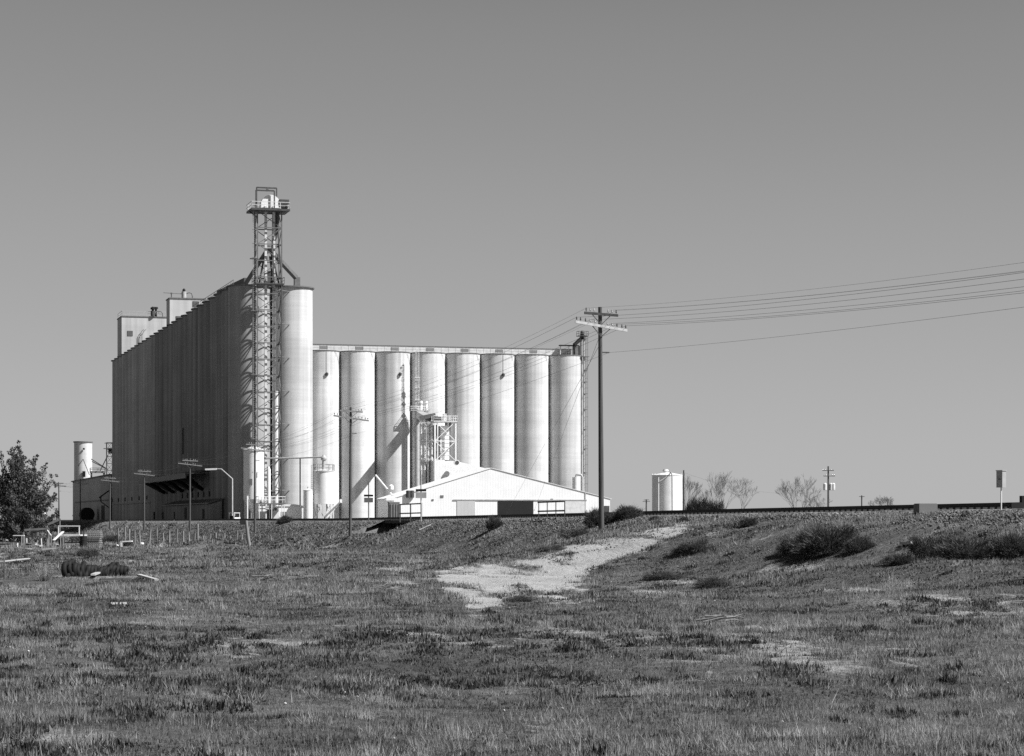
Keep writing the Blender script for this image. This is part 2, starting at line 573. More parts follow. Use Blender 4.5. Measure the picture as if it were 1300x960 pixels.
def make_grass():
    V, FC, T = [], [], []
    off = 0
    # (near, far, candidates per square metre, blade height, blade width)
    rings = [(17, 34, 1900, .085, .0065, False), (34, 60, 850, .095, .010, False), (60, 100, 330, .11, .018, False),
             (100, 170, 110, .14, .034, False), (170, 300, 26, .22, .08, False), (300, 430, 9, .26, .14, False)]
    for (d0, d1, dens, hb, wb, seg2) in rings:
        half = .42 if d1 <= 60 else .34 if d1 <= 100 else .28
        area = half * (d1 ** 2 - d0 ** 2)
        n = int(area * dens * .85)
        y = np.sqrt(RNG.uniform(d0 ** 2, d1 ** 2, n)); x = RNG.uniform(-half, half, n) * y
        s = s_of(x, y)
        ok = ((s < -2.2 - 1.6 * vnoise(x, y, 1.3, 64)) | (s > 6)) & ~((s > 6) & (y > 180))
        ok &= (np.abs(x / y) < .25) | (RNG.uniform(0, 1, n) < .6)
        x, y, s = x[ok], y[ok], s[ok]; n = len(x)
        # clumps: pull the blades towards tuft centres on a warped lattice
        cs = .15 + y * .002
        wx = (vnoise(x, y, .7, 74) - .5) * 3.4 * cs; wy = (vnoise(x, y, .7, 75) - .5) * 3.4 * cs
        cx = np.floor((x + wx) / cs + .5 * np.floor((y + wy) / cs)); cy = np.floor((y + wy) / cs)
        jx = RNG.uniform(0, 1, n) * .5 + _hash(cx, cy, 71) * .5; jy = _hash(cx, cy, 72); on = _hash(cx, cy, 73)
        pull = .30
        x = x * (1 - pull) + ((cx - .5 * cy + jx) * cs - wx) * pull; y = y * (1 - pull) + ((cy + jy) * cs - wy) * pull
        dirt = dirt_at(x, y)
        big = fbm(x, y, 6, 61); mid = fbm(x, y, 1.6, 62)
        keep = (on < .72 + .65 * mid) & (RNG.uniform(0, 1, n) > dirt * 1.5)
        x, y, big, mid, on = x[keep], y[keep], big[keep], mid[keep], on[keep]
        n = len(x)
        tall = sstep(.52, .68, fbm(x, y, 4.5, 66))
        with np.errstate(all='ignore'):
            px = 650 + F * x / y
        h = hb * (.45 + .75 * mid + 1.0 * tall * (on > .2) * sstep(30, 60, y)) * RNG.uniform(.5, 1.35, n)
        h = h * (1 - .6 * np.exp(-(((x + 16.5) / 4.5) ** 2 + ((y - 84) / 7) ** 2)))
        w = wb * RNG.uniform(.6, 1.5, n) * (1 + .0 * tall)
        weed = sstep(.50, .60, fbm(x, y, 2.7, 67, 4)) * (1 - tall)
        low = RNG.uniform(0, 1, n) < .15 + .7 * weed
        h = np.where(low, h * .75, h); w = np.where(low, w * 3.0, w)
        cl = vnoise(x, y, .35, 68)
        cl2 = fbm(x, y, .9, 69, 3)
        tone = .10 + .22 * big + .45 * (cl - .45) + .55 * (cl2 - .48) + .26 * tall + RNG.normal(0, .14, n)
        tone = np.where(low, tone * .75 - .06, tone)
        straw = RNG.uniform(0, 1, n) < .10 + .10 * tall
        tone = np.where(straw & ~low, RNG.uniform(.5, 1.0, n), tone)
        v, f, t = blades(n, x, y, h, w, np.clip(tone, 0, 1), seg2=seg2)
        V.append(v); FC.append(f + off); T.append(t); off += len(v)
    # weeds and dry tufts that stand out of the carpet
    nc = 8200
    cy_ = 19 + (150 - 19) * RNG.uniform(0, 1, nc) ** 1.5; cx_ = RNG.uniform(-.4, .4, nc) * cy_
    kk = (s_of(cx_, cy_) < -3.2) & (dirt_at(cx_, cy_) < .42) & (fbm(cx_, cy_, 5, 81) > RNG.uniform(.28, .55, nc))
    kk &= ~((np.abs(cx_ + 16.5) < 3.2) & (cy_ < 92) & (cy_ > 74))
    cx_, cy_ = cx_[kk], cy_[kk]
    ym = RNG.uniform(72, 210, 5200); xm = RNG.uniform(-.27, .27, 5200) * ym; sm = s_of(xm, ym)
    km = (sm < -2.9) & (sm > -24) & (dirt_at(xm, ym) < .4) & (fbm(xm, ym, 4, 87) > RNG.uniform(.25, .6, 5200))
    cx_ = np.concatenate([cx_, xm[km]]); cy_ = np.concatenate([cy_, ym[km]]); nc = len(cx_)
    typ = (fbm(cx_, cy_, 9, 83) + RNG.normal(0, .12, nc)) > .5       # leafy and dark, or dry and pale
    cr = RNG.uniform(.10, .42, nc) * (1 + cy_ / 160)
    ch = np.where(typ, RNG.uniform(.05, .15, nc), RNG.uniform(.07, .20, nc)) * (1 + cy_ / 160)
    ct = np.where(typ, RNG.normal(.11, .08, nc), RNG.normal(.55, .16, nc))
    nb = np.clip((9000 / cy_).astype(int), 40, 230)
    idx = np.repeat(np.arange(nc), nb); n = len(idx)
    ang = RNG.uniform(0, 2 * math.pi, n); rad = cr[idx] * RNG.uniform(0, 1, n) ** .65
    x = cx_[idx] + np.cos(ang) * rad; y = cy_[idx] + np.sin(ang) * rad
    h = ch[idx] * RNG.uniform(.45, 1.2, n) * (1.1 - .55 * rad / cr[idx])
    w = np.where(typ[idx], .026, .007) * (1 + cy_[idx] / 45) * RNG.uniform(.6, 1.4, n)
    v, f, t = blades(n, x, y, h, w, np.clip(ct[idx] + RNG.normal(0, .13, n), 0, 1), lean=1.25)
    V.append(v); FC.append(f + off); T.append(t); off += len(v)
    # single dead stalks
    n = 900
    y = 19 + 90 * RNG.uniform(0, 1, n) ** 1.6; x = RNG.uniform(-.25, .25, n) * y
    k2 = (s_of(x, y) < -3) & (fbm(x, y, 4, 85) > .45); x, y = x[k2], y[k2]; n = len(x)
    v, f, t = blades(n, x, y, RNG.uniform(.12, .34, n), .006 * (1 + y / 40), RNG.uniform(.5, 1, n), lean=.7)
    V.append(v); FC.append(f + off); T.append(t); off += len(v)
    o = np_mesh('grass', np.concatenate(V), np.concatenate(FC), 'grass_blades', np.concatenate(T))
    tag(o, 'patchy rough grass and low weeds covering the field and the foot of the embankment', 'grass', kind='stuff')
    print('grass faces', sum(len(f) for f in FC))


make_grass()

# scattered pale stones in the field
def pebbles(name, x, y, r, m, label, cat, flat=.6, lift=0.2):
    n = len(x)
    base = np.array([(1, 0, 0), (0, 1, 0), (-1, 0, 0), (0, -1, 0), (0, 0, 1), (0, 0, -1)], float)
    fb = np.array([(0, 1, 4), (1, 2, 4), (2, 3, 4), (3, 0, 4), (1, 0, 5), (2, 1, 5), (3, 2, 5), (0, 3, 5)])
    z = height(x, y) + r * lift
    v = base[None] * (1 + RNG.uniform(-.35, .35, (n, 6, 3))) * r[:, None, None]
    a = RNG.uniform(0, 6.28, n); c, s_ = np.cos(a)[:, None], np.sin(a)[:, None]
    vx = v[:, :, 0] * c - v[:, :, 1] * s_; vy = v[:, :, 0] * s_ + v[:, :, 1] * c
    v = np.stack([vx + x[:, None], vy + y[:, None], v[:, :, 2] * flat + z[:, None]], -1)
    f = fb[None] + np.arange(n)[:, None, None] * 6
    tone = np.repeat(RNG.uniform(0, 1, n), 6)
    o = np_mesh(name, v.reshape(-1, 3), f.reshape(-1, 3), m, tone)
    return tag(o, label, cat, kind='stuff')


leaf_mat('ballast_rock', .02, .20, 0)
leaf_mat('pale_rock', .2, .6, 0)
n = 60000
uu = RNG.uniform(70, 290, n) ; ss = -1.45 - np.abs(RNG.normal(0, 1.5, n))
xx = TRX - TRK * uu + ss / math.cos(PHI)
pebbles('ballast_stones', xx, uu, RNG.uniform(.025, .075, n) * np.where(RNG.uniform(0, 1, n) < .04, 1.7, 1), 'ballast_rock', 'coarse crushed rock lying loose down the side of the railway embankment', 'gravel', .8, .35)
n = 16000
uu = RNG.uniform(72, 170, n); ss = RNG.uniform(-15, -3, n); xx = TRX - TRK * uu + ss / math.cos(PHI)
kp = fbm(xx, uu, 3, 91) > RNG.uniform(.35, .75, n); xx, uu = xx[kp], uu[kp]
pebbles('bank_stones', xx, uu, RNG.uniform(.015, .05, len(xx)), 'ballast_rock', 'small crushed rock scattered thinly over the grassy bank below the tracks', 'gravel', .8, .3)
yv = np.sqrt(RNG.uniform(20 ** 2, 120 ** 2, 700)); xv = RNG.uniform(-.24, .24, 700) * yv
pebbles('pale_pebbles', xv, yv, RNG.uniform(.006, .03, 700), 'pale_rock', 'small pale stones scattered through the grass', 'stones', .7, .5)


# ================================================================== RAILWAY
def track_pt(y, s, z):
    c = Vector((TRX - TRK * y, y, 0)) + E2 * s
    c.z = z
    return c


def make_track():
    ys = list(np.arange(24, 300, 3.0)) + list(np.arange(300, 800, 20.0))
    # ballast bed
    prof = [(-3.1, -.85), (-1.75, -.27), (-.8, -.22), (.8, -.22), (1.75, -.27), (3.1, -.85)]
    V, FC = [], []
    for y in ys:
        zr = float(rail_z(y))
        for s, dz in prof:
            V.append(track_pt(y, s, zr + dz + (random.uniform(-.03, .03) if abs(s) > 1 else 0)))
    k = len(prof)
    for i in range(len(ys) - 1):
        # leave the ballast out over the open trestle
        if abs(ys[i] - CULV_Y) < 7 and abs(ys[i + 1] - CULV_Y) < 7: continue
        for j in range(k - 1):
            FC.append((i * k + j, i * k + j + 1, (i + 1) * k + j + 1, (i + 1) * k + j))
    mb = MB(); mb.add(V, FC)
    m = bpy.data.materials.new('ballast'); m.use_nodes = True
    nt = m.node_tree; b = nt.nodes['Principled BSDF']; b.inputs['Roughness'].default_value = .95
    tc = nt.nodes.new('ShaderNodeTexCoord')
    vo = nt.nodes.new('ShaderNodeTexVoronoi'); vo.inputs['Scale'].default_value = 7
    nt.links.new(tc.outputs['Object'], vo.inputs['Vector'])
    sep = nt.nodes.new('ShaderNodeSeparateColor'); nt.links.new(vo.outputs['Color'], sep.inputs[0])
    r = nt.nodes.new('ShaderNodeMapRange'); r.inputs['To Min'].default_value = .04; r.inputs['To Max'].default_value = .26
    nt.links.new(sep.outputs[0], r.inputs['Value']); nt.links.new(r.outputs[0], b.inputs['Base Color'])
    bp = nt.nodes.new('ShaderNodeBump'); bp.inputs['Strength'].default_value = 1; bp.inputs['Distance'].default_value = .1
    nt.links.new(vo.outputs['Distance'], bp.inputs['Height']); nt.links.new(bp.outputs['Normal'], b.inputs['Normal'])
    o = mb.build('railway_ballast', m); tag(o, kind='structure')
    t = thing('railway_track', 'dark steel railway track running along the top of the stony embankment', 'railway track', track_pt(140, 0, float(rail_z(140)) - .2))
    for side in (-.75, .75):
        mb = MB()
        pr = [(-.07, -.17), (-.07, -.15), (-.015, -.13), (-.015, -.045), (-.036, -.035), (-.036, 0), (.036, 0), (.036, -.035), (.015, -.045), (.015, -.13), (.07, -.15), (.07, -.17)]
        V = []; FC = []
        for y in ys:
            zr = float(rail_z(y))
            V += [track_pt(y, side + a, zr + c) for a, c in pr]
        kk = len(pr)
        for i in range(len(ys) - 1):
            for j in range(kk):
                FC.append((i * kk + j, i * kk + (j + 1) % kk, (i + 1) * kk + (j + 1) % kk, (i + 1) * kk + j))
        mb.add(V, FC)
        mb.build('rail', 'rail_steel', t)
    first = None
    ang = PHI
    rest = MB()
    for i in range(520):
        y = 78 + i * .56
        zr = float(rail_z(y))
        c = track_pt(y, 0, zr - .17 - .17)
        if i < 100:
            if first is None:
                mb = MB(); mb.frame((t.location.x, t.location.y, t.location.z + .085), E2 * 1.3, E1 * .11, UP * .085)
                first = mb.build('tie', 'tie_wood', t); q = first
            else:
                q = first.copy(); COL.objects.link(q); q.parent = t
            q.location = c - t.location
        else:
            rest.frame(c + UP * .085, E2 * 1.3, E1 * .11, UP * .085)
    tag(rest.build('ties', 'tie_wood', t), kind='stuff')


make_track()

# little timber trestle over the drain
c0 = track_pt(CULV_Y, 0, 0)
t = thing('rail_trestle', 'low timber trestle with black opening carrying the track over a drain', 'bridge', (c0.x, c0.y, 1.1))
zr = float(rail_z(CULV_Y))
mb = MB()
mb.frame(c0 + UP * (zr - .42), E2 * 1.75, E1 * 7.6, UP * .12); mb.build('deck', 'tie_wood', t)
for k in (-7.3, 7.3):
    mb = MB(); mb.frame(c0 + E1 * k + UP * (1.05 + (zr - .6 - 1.05) / 2), E2 * 1.8, E1 * .15, UP * ((zr - .6 - 1.05) / 2 + .2)); mb.build('abutment', 'tie_wood', t)
for k in (-4.5, -1.5, 1.5, 4.5):
    for s in (-1.2, 0, 1.2):
        mb = MB(); b0 = c0 + E1 * k + E2 * s; mb.tube([b0 + UP * .7, b0 + UP * (zr - .57)], .15, 8); mb.build('pile', 'tie_wood', t)
mb = MB(); mb.frame(c0 + E2 * 2.3 + UP * (1.0 + .6), E2 * .12, E1 * 7.6, UP * .75); mb.build('bulkhead', 'tie_wood', t)


def by_track(px, s):
    k = (px - 650) / F
    y = (TRX + s / math.cos(PHI)) / (k + TRK)
    return Vector((k * y, y, hz(k * y, y)))


def railing(name, label, px0, px1, ytop, ybot, d, posts, pw=.09):
    b0 = by_track(px0, -1.95); b1 = by_track(px1, -1.95); d = b0.y
    for q in (b0, b1): q.z = float(rail_z(q.y)) - .3
    g0 = b0.z
    top = EYE + (HZ - ytop) / F * d
    t = thing(name, label, 'guard railing', (b0.x, b0.y, min(b0.z, g0)))
    for k in range(posts):
        q = b0.lerp(b1, k / (posts - 1))
        mb = MB(); mb.beam((q.x, q.y, q.z - .15), (q.x, q.y, top + (b1.z - b0.z) * k / (posts - 1)), pw); mb.build('post', 'dark_steel', t)
    for fz in (0, .55):
        za = top - .04 - fz * (top - b0.z)
        mb = MB(); mb.beam((b0.x - .05, b0.y, za), (b1.x - .05, b1.y, za + b1.z - b0.z), .05, .1); mb.build('rail', 'dark_steel', t)


railing('guard_railing', 'dark steel guard railing above the black trestle opening', 508, 535, 640, 656, 185.5, 3)
railing('guard_railing', 'dark steel guard railing in front of the white barn right of its black doorway', 684, 717, 637, 653, 151, 4, .05)

# concrete block on the near shoulder
b = by_track(1175, -2.7)
t = thing('concrete_block', 'squat concrete block beside the rails at the top of the bank', 'concrete block', b)
ax = Vector((.97, .24, 0)).normalized(); ay = Vector((-ax.y, ax.x, 0))
mb = MB(); sz = EYE + (HZ - 640) / F * b.y - b.z; mb.box(b - UP * .1, .78, .55, sz + .1, ax, ay); mb.build('body', 'cast_concrete', t)
mb = MB(); mb.box(b + UP * sz, .74, .5, .02, ax, ay); mb.build('cap', 'cast_concrete', t)

# trackside box on a post
b = by_track(1271, -2.3)
d = b.y
t = thing('signal_box', 'grey metal trackside box on a slim white post by the rails', 'trackside box', b)
mb = MB(); top = EYE + (HZ - 598) / F * d; bot = EYE + (HZ - 619) / F * d
mb.tube([b - UP * .2, Vector((b.x, b.y, bot + .05))], .028, 8); mb.build('post', 'white_paint', t)
ax = Vector((.90, .43, 0)).normalized(); ay = Vector((-ax.y, ax.x, 0))
mb = MB(); mb.box((b.x, b.y, bot), .17, .36, top - bot, ax, ay); mb.build('box', 'galvanised', t)
mb = MB(); mb.box((b.x, b.y, top), .2, .4, .03, ax, ay); mb.build('lid', 'galvanised', t)
mb = MB(); q = Vector((b.x, b.y, (top + bot) / 2)) - ax * .1; mb.beam(q + ay * .05, q - ay * .07, .03); mb.build('latch', 'dark_steel', t)

# low switch machine at the right edge
b = by_track(1289, -1.9)
t = thing('switch_machine', 'low dark switch machine beside the rails at the right edge', 'switch machine', b)
b.z = float(rail_z(b.y)) - .25
mb = MB(); mb.box(b, .5, .35, .22); mb.build('case', 'black', t)
mb = MB(); mb.box(b + E2 * .35 + UP * .05, .25, .2, .42); mb.build('motor', 'black', t)
mb = MB(); mb.beam(b + E2 * .3 + UP * .3, b + E2 * .5 + UP * .62, .05); mb.build('lever', 'dark_steel', t)

# cabinet and sign posts beside the trestle
b = by_track(500, 3.2)
t = thing('signal_cabinet', 'grey ribbed metal cabinet standing left of the dark guard railing', 'cabinet', b)
top = EYE + (HZ - 638) / F * b.y
mb = MB(); mb.box(b, .95, .6, top - b.z); mb.build('case', 'louvre', t)
for k in range(4):
    mb = MB(); mb.frame(b - E1 * .32 + E2 * (-.36 + .24 * k) + UP * ((top - b.z) * .5), E2 * .05, E1 * .02, UP * ((top - b.z) * .42)); mb.build('rib', 'dark_steel', t)
mb = MB(); mb.box((b.x, b.y, top), 1.05, .7, .05); mb.build('lid', 'galvanised', t)


def sign(label, px, ytop, ybot, d, plates, pm):
    b = by_track(px, -2.6); d = b.y
    t = thing('trackside_sign', label, 'sign', b)
    mb = MB(); mb.tube([b - UP * 1.2, Vector((b.x, b.y, EYE + (HZ - ytop) / F * d))], .045, 8); mb.build('post', pm, t)
    for (y0, y1, w, m) in plates:
        z0 = EYE + (HZ - y1) / F * d; z1 = EYE + (HZ - y0) / F * d
        mb = MB(); mb.frame((b.x, b.y - .07, (z0 + z1) / 2), Vector((w / 2, 0, 0)), (0, .012, 0), UP * ((z1 - z0) / 2)); mb.build('plate', m, t)


sign('blank sign with a pale plate on a post at the end of the dark railing', 534.5, 598, 664, 178, [(625, 632.5, .82, 'galvanised'), (621, 624, .8, 'black')], 'galvanised')
sign('sign post with two grey plates between the trestle and the nearest slender pole', 468, 612, 664, 190, [(632, 638, .75, 'grey_steel'), (628, 630.5, .78, 'black')], 'grey_steel')


# ================================================================== POLE LINE
INS_U = [-.85, -.62, -.4, .4, .62, .85]
INS_L = [-1.4, -1.18, -.9, -.62, -.35, .35, .62, .9, 1.18, 1.4]


def make_pole(lower='pale_arm', rs=1.0):
    """a line pole at the origin, 10.6 m out of the ground, crossarms across the line"""
    t = thing('utility_pole', 'x', 'utility pole', (0, 0, 0), 'utility poles along the railway')
    mb = MB(); mb.tube([(0, 0, -1), (0, 0, 3), (0, 0, 7), (0, 0, 10.6)], [.15 * rs, .142 * rs, .122 * rs, .105 * rs], 12); mb.build('shaft', 'pole_wood', t)
    for (z, half, ins, tilt) in ((10.25, .95, INS_U, -.05), (9.68, 1.48, INS_L, -.13)):
        a = Vector((1, 0, tilt)).normalized()
        c = Vector((0, -.2, z))
        mb = MB(); mb.frame(c, a * half, (0, .05, 0), Vector((-a.z, 0, a.x)) * .06)
        arm = mb.build('crossarm', ('arm_wood' if rs == 1 else lower) if z > 10 else lower, t)
        for s in ins:
            q = c + a * s + UP * .06
            mb = MB(); mb.lathe(q, [(.012, 0), (.012, .06), (.04, .06), (.045, .10), (.028, .13), (.036, .16), (.012, .2)], 8)
            mb.build('insulator', 'dark_steel' if abs(s) > .8 else 'insulator_glass', arm)
        for sg in (-1, 1):
            mb = MB(); mb.beam(c + a * (sg * .5) - UP * .06, Vector((0, -.17, z - .5)), .035); mb.build('brace', 'dark_steel', t)
    mb = MB(); mb.beam((.10, 0, 8.45), (.5, 0, 8.45), .06); mb.build('bracket', 'dark_steel', t)
    return t


POLE_PX = [(763.5, 390), (444.5, 517), (323.5, 561), (241, 582), (183, 596), (139.5, 605), (102, 608.5), (75, 612)]
LBL = ['tall dark utility pole nearest the camera, right of the barn with wires leaving the frame',
       'dark slender utility pole in front of the sunlit back row of silos',
       'utility pole passing in front of the white hopper bin below the steel tower',
       'utility pole in front of the canopy on the shaded elevator wall',
       'utility pole in front of the shaded wall where its tone turns lighter',
       'utility pole before the junction of shaded elevator and low warehouse',
       'utility pole standing in front of the low dark warehouse',
       'utility pole against the sky between the leafy tree and the warehouse']
proto = make_pole(); slim = make_pole('grey_wood', .85)
poles = []
for i, (px, ytop) in enumerate(POLE_PX):
    off = 39.8
    k = (px - 650) / F
    d = off / (TRK + k)
    x = k * d
    ztop = EYE + (HZ - ytop) / F * d
    g = hz(x, d)
    o = proto if i == 0 else slim if i == 1 else copy_tree(slim)
    sc = (ztop - g) / 10.6
    o.location = (x, d, g); o.rotation_euler = (0, random.uniform(-.008, .008), PHI); o.scale = (1, 1, sc)
    o['label'] = LBL[i]
    poles.append(o)
# the next pole towards the camera stands outside the frame and holds the wires
o = copy_tree(proto); y = 60.0; o.location = (39.8 - TRK * y, y, hz(39.8 - TRK * y, y)); o.scale = (1, 1, (10.3 - o.location.z) / 10.6); o.rotation_euler = (0, 0, PHI)
o['label'] = 'utility pole beyond the right edge that receives the overhead wires'
poles.insert(0, o)
bpy.context.view_layer.update()


def wire(name, label, pts, r, sag, group, m='wire'):
    mb = MB(); path = []
    for p, q in zip(pts[:-1], pts[1:]):
        n = 18
        for k in range(n + (q is pts[-1])):
            f = k / n
            v = p.lerp(q, f); v.z -= sag * (.5 if name == 'overhead_wire' and p is pts[0] else .7) * 4 * f * (1 - f)
            path.append(v)
    mb.tube(path, r, 5, True)
    o = mb.build(name, m, origin=pts[0])
    return tag(o, label, 'wire', group)


spec = []
for s in (-.85, .62, .85): spec.append((10.48, s, -.05, .005, 'overhead wire tied along the short upper crossarms of the pole line', .7))
for s in (-1.4, -.62, .62, .9, 1.4): spec.append((9.9, s, -.13, .0075, 'overhead wire tied along the long lower crossarms of the pole line', .8))
for (z, s, tl, r, lab, sag) in spec:
    pts = [p.matrix_world @ Vector((s, -.2, z + s * tl)) for p in poles]
    wire('overhead_wire', lab, pts, r, sag * random.uniform(.85, 1.15), 'wires on the utility pole line')
pts = [p.matrix_world @ Vector((.5, 0, 9.25 if i == 0 else 8.45)) for i, p in enumerate(poles)]
wire('overhead_wire', 'lowest single overhead wire carried on side brackets below both crossarms', pts, .0065, .5, 'wires on the utility pole line')
# guys of the nearest pole
p0 = poles[1].matrix_world @ Vector((0, 0, 9.3))
for (px, py, fr, lab) in ((672, 655, .80, 'upper guy wire slanting from the nearest pole to the bank before the barn door'),
                          (636, 657, .84, 'lower guy wire slanting from the nearest pole past the black barn doorway')):
    g = ground_at(px, py)
    t = thing('guy_wire', lab, 'guy wire', g)
    top = p0 + UP * (0 if px == 672 else -.5)
    mb = MB(); mb.tube([top, g - UP * .1], .011, 5); mb.build('strand', 'wire', t)
    q = top.lerp(g, fr); dq = (g - top).normalized()
    mb = MB(); mb.tube([q - dq * .35, q - dq * .2, q + dq * .2, q + dq * .35], [.02, .075, .075, .02], 8); mb.build('strain_insulator', 'black', t)

# ================================================================== GRAIN ELEVATOR, LONG WING
R0 = 3.74; PIT = 7.45
A0 = P(316.7, HZ, 400); A0.z = 0
ZT = 43.0                       # top of the silo walls


def silo_c(k, row): return A0 + E1 * (PIT * k) + E2 * (PIT * row)


def scallop(k0, k1, row0, row1, off, z0, z1, nseg=14):
    """outline of the roof that follows the silo rims on all four sides"""
    Rr = R0 + off
    pts = []
    half = PIT / 2

    def arc(c, a0, a1):
        for i in range(nseg + 1):
            a = a0 + (a1 - a0) * i / nseg
            pts.append(c + E2 * (Rr * math.cos(a)) + E1 * (Rr * math.sin(a)))
    th = math.asin(min(1, half / Rr))      # half angle where neighbours meet
    # left side, from near to far (facing -E2), then far end, right side, near end
    def side(cs, mid):
        n = len(cs)
        for i, c in enumerate(cs):
            a0 = mid + th if i > 0 else mid + math.pi / 4
            a1 = mid - th if i < n - 1 else mid - math.pi / 4
            arc(c, a0, a1)
    side([silo_c(k, row0) for k in range(k0, k1 + 1)], math.pi)
    side([silo_c(k1, r) for r in range(row0, row1 + 1)], math.pi / 2)
    side([silo_c(k, row1) for k in range(k1, k0 - 1, -1)], 0)
    side([silo_c(k0, r) for r in range(row1, row0 - 1, -1)], -math.pi / 2)
    mb = MB()
    ring = [Vector((p.x, p.y, z0)) for p in pts]
    mb.prism(ring, UP * (z1 - z0))
    return mb


def window(parent, c, w, h, m='louvre', nrm=-E1, across=E2):
    mb = MB(); mb.frame(Vector(c) + nrm * .03, across * (w / 2), nrm * .05, UP * (h / 2))
    f = mb.build('window', m, parent)
    mb = MB()
    for k in range(5):
        mb.frame(Vector(c) + nrm * .1 + UP * (-h / 2 + h * (k + .5) / 5), across * (w / 2 - .05), nrm * .03, UP * (h / 16))
    mb.build('slats', 'grey_steel', f)
    return f


def roof_railing(parent, pts, h=1.1, r=.035, m='grey_steel', closed=False, mid=True):
    mb = MB()
    if closed: pts = pts + [pts[0]]
    for a, b in zip(pts[:-1], pts[1:]):
        L = (b - a).length; n = max(1, int(round(L / 1.8)))
        for i in range(n + 1):
            q = a.lerp(b, i / n); mb.beam(q, q + UP * h, r * 2)
        mb.beam(a + UP * h, b + UP * h, r * 2)
        if mid: mb.beam(a + UP * h * .5, b + UP * h * .5, r * 1.5)
    return mb.build('railing', m, parent)


def block(name, label, k0, k1, m, ztop):
    t = thing(name, label, 'grain elevator', silo_c(k0, 0) + UP * YARD)
    first = None
    for row in (0, 1):
        for k in range(k0, k1 + 1):
            c = silo_c(k, row)
            if first is None or (row == 1 and k == k0) or (k0 == 0 and k == 1):
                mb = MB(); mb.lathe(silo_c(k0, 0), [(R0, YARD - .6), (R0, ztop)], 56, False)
                first = mb.build('silo', m[row] if k0 or k or row else 'corner_shade_concrete', t); first.location = c - silo_c(k0, 0)
            else:
                q = first.copy(); COL.objects.link(q); q.parent = t; q.location = c - silo_c(k0, 0)
    scallop(k0, k1, 0, 1, .34, ztop, ztop + .22).build('roof_slab', 'cast_concrete', t)
    return t


near = block('grain_elevator', 'near half of the long concrete grain elevator, with taller square headhouse and steel canopy', 0, 14, ('shade_painted_concrete', 'silo_concrete'), ZT)
far = block('grain_elevator', 'far half of the long concrete grain elevator, with wide weathered railed headhouse', 15, 26, ('old_concrete', 'silo_concrete'), ZT)  # older concrete; its left row is also darkened to carry shade


def headhouse(parent, px_l, d, w, dep, ytop, m):
    c = P(px_l, HZ, d); c.z = ZT + .3
    top = EYE + (HZ - ytop) / F * d
    mid = c + E2 * (w / 2) + E1 * (dep / 2)
    mb = MB(); mb.box(mid, w, dep, top - c.z); h = mb.build('headhouse', m, parent)
    mb = MB(); mb.box((mid.x, mid.y, top), w + .3, dep + .3, .22); mb.build('roof_slab', 'roof_edge', h)
    return h, c, top, mid


h2, c2, top2, mid2 = headhouse(near, 215.5, 489, 7.6, 5.5, 379, 'headhouse_plaster')
window(h2, P(250, 385, 489) + E1 * 1.6, 1.35, 1.2)
window(h2, P(228, 404, 489) + E1 * .6, 1.5, 1.0)
h1, c1, top1, mid1 = headhouse(far, 154.5, 578, 13.2, 10, 402, 'headhouse_plaster')
window(h1, P(165.5, 423, 578) + E1 * .6, 1.4, 1.3)
mb = MB()
for s in (0, .55):
    q = P(178 + s * 5, 438, 578) - E1 * .2 + E1 * 1.0
    mb.tube([q, q + UP * 2.6, q + UP * 3.6 + E2 * .5, q + UP * 4.0 + E2 * 1.0], .07, 6)
for k in range(9):
    q = P(178, 438, 578) + E1 * .8 + UP * (.3 + k * .33); mb.beam(q, q + E2 * .55, .05)
mb.build('ladder', 'grey_steel', h1)
ring = [Vector((mid1.x, mid1.y, top1 + .3)) + E2 * (sx * 6.5) + E1 * (sy * 4.9) for sx, sy in ((-1, -1), (1, -1), (1, 1), (-1, 1))]
roof_railing(h1, ring, 1.15, .04, 'galvanised', True)
# roof vents
q = P(194, 398, 580); q.z = top1 + .3
mb = MB(); mb.lathe(q, [(.55, 0), (.55, 1.3)], 16); mb.build('vent', 'dark_steel', h1)
mb = MB(); mb.lathe(q + UP * 1.3, [(.3, 0), (.3, .4), (.6, .4), (.6, .8), (.2, 1.1)], 16); mb.build('vent_cap', 'black', h1)
mb = MB(); mb.tube([q + E2 * .5 + UP * .7, q + E2 * 1.1 + UP * 1.25, q + E2 * 2.1 + UP * 1.25, q + E2 * 2.5 + UP * .7, q + E2 * 2.5], .13, 8); mb.build('vent_pipe', 'grey_steel', h1)
q2 = q + E2 * .9 + E1 * .8
mb = MB(); mb.lathe(q2, [(.25, 0), (.25, 1.9), (.55, 1.9), (.5, 2.4)], 12); mb.build('vent', 'black', h1)
q = P(233.5, 377, 491); q.z = top2 + .3
mb = MB(); mb.lathe(q, [(.52, 0), (.52, 1.35)], 16); mb.build('vent', 'galvanised', h2)
mb = MB(); mb.lathe(q + UP * 1.35, [(.3, 0), (.35, .25), (.3, .5), (.1, .7)], 12); mb.build('vent_cap', 'black', h2)
mb = MB(); mb.tube([q + E2 * .5 + UP * .95, q + E2 * 1.1 + UP * 1.2, q + E2 * 1.7 + UP * 1.05, q + E2 * 1.85 + UP * .4, q + E2 * 1.85], .13, 8); mb.build('vent_pipe', 'grey_steel', h2)
mb = MB(); mb.beam(q + UP * .85, q - E2 * 4.4 + UP * 1.0, .13); mb.build('boom', 'grey_steel', h2)
mb = MB(); a = Vector((mid2.x, mid2.y, top2 + .3)) - E2 * 3.4 - E1 * 2.4; mb.tube([a, a + UP * .7], .1, 6); mb.lathe(a + UP * .7, [(.2, 0), (.15, .3)], 8); mb.build('beacon', 'dark_steel', h2)
mb = MB(); a = Vector((mid2.x, mid2.y, top2 - 4)) + E2 * 4.0 - E1 * 2.9; mb.beam(a, a + UP * 4.2, .12); mb.build('drain_pipe', 'galvanised', h2)

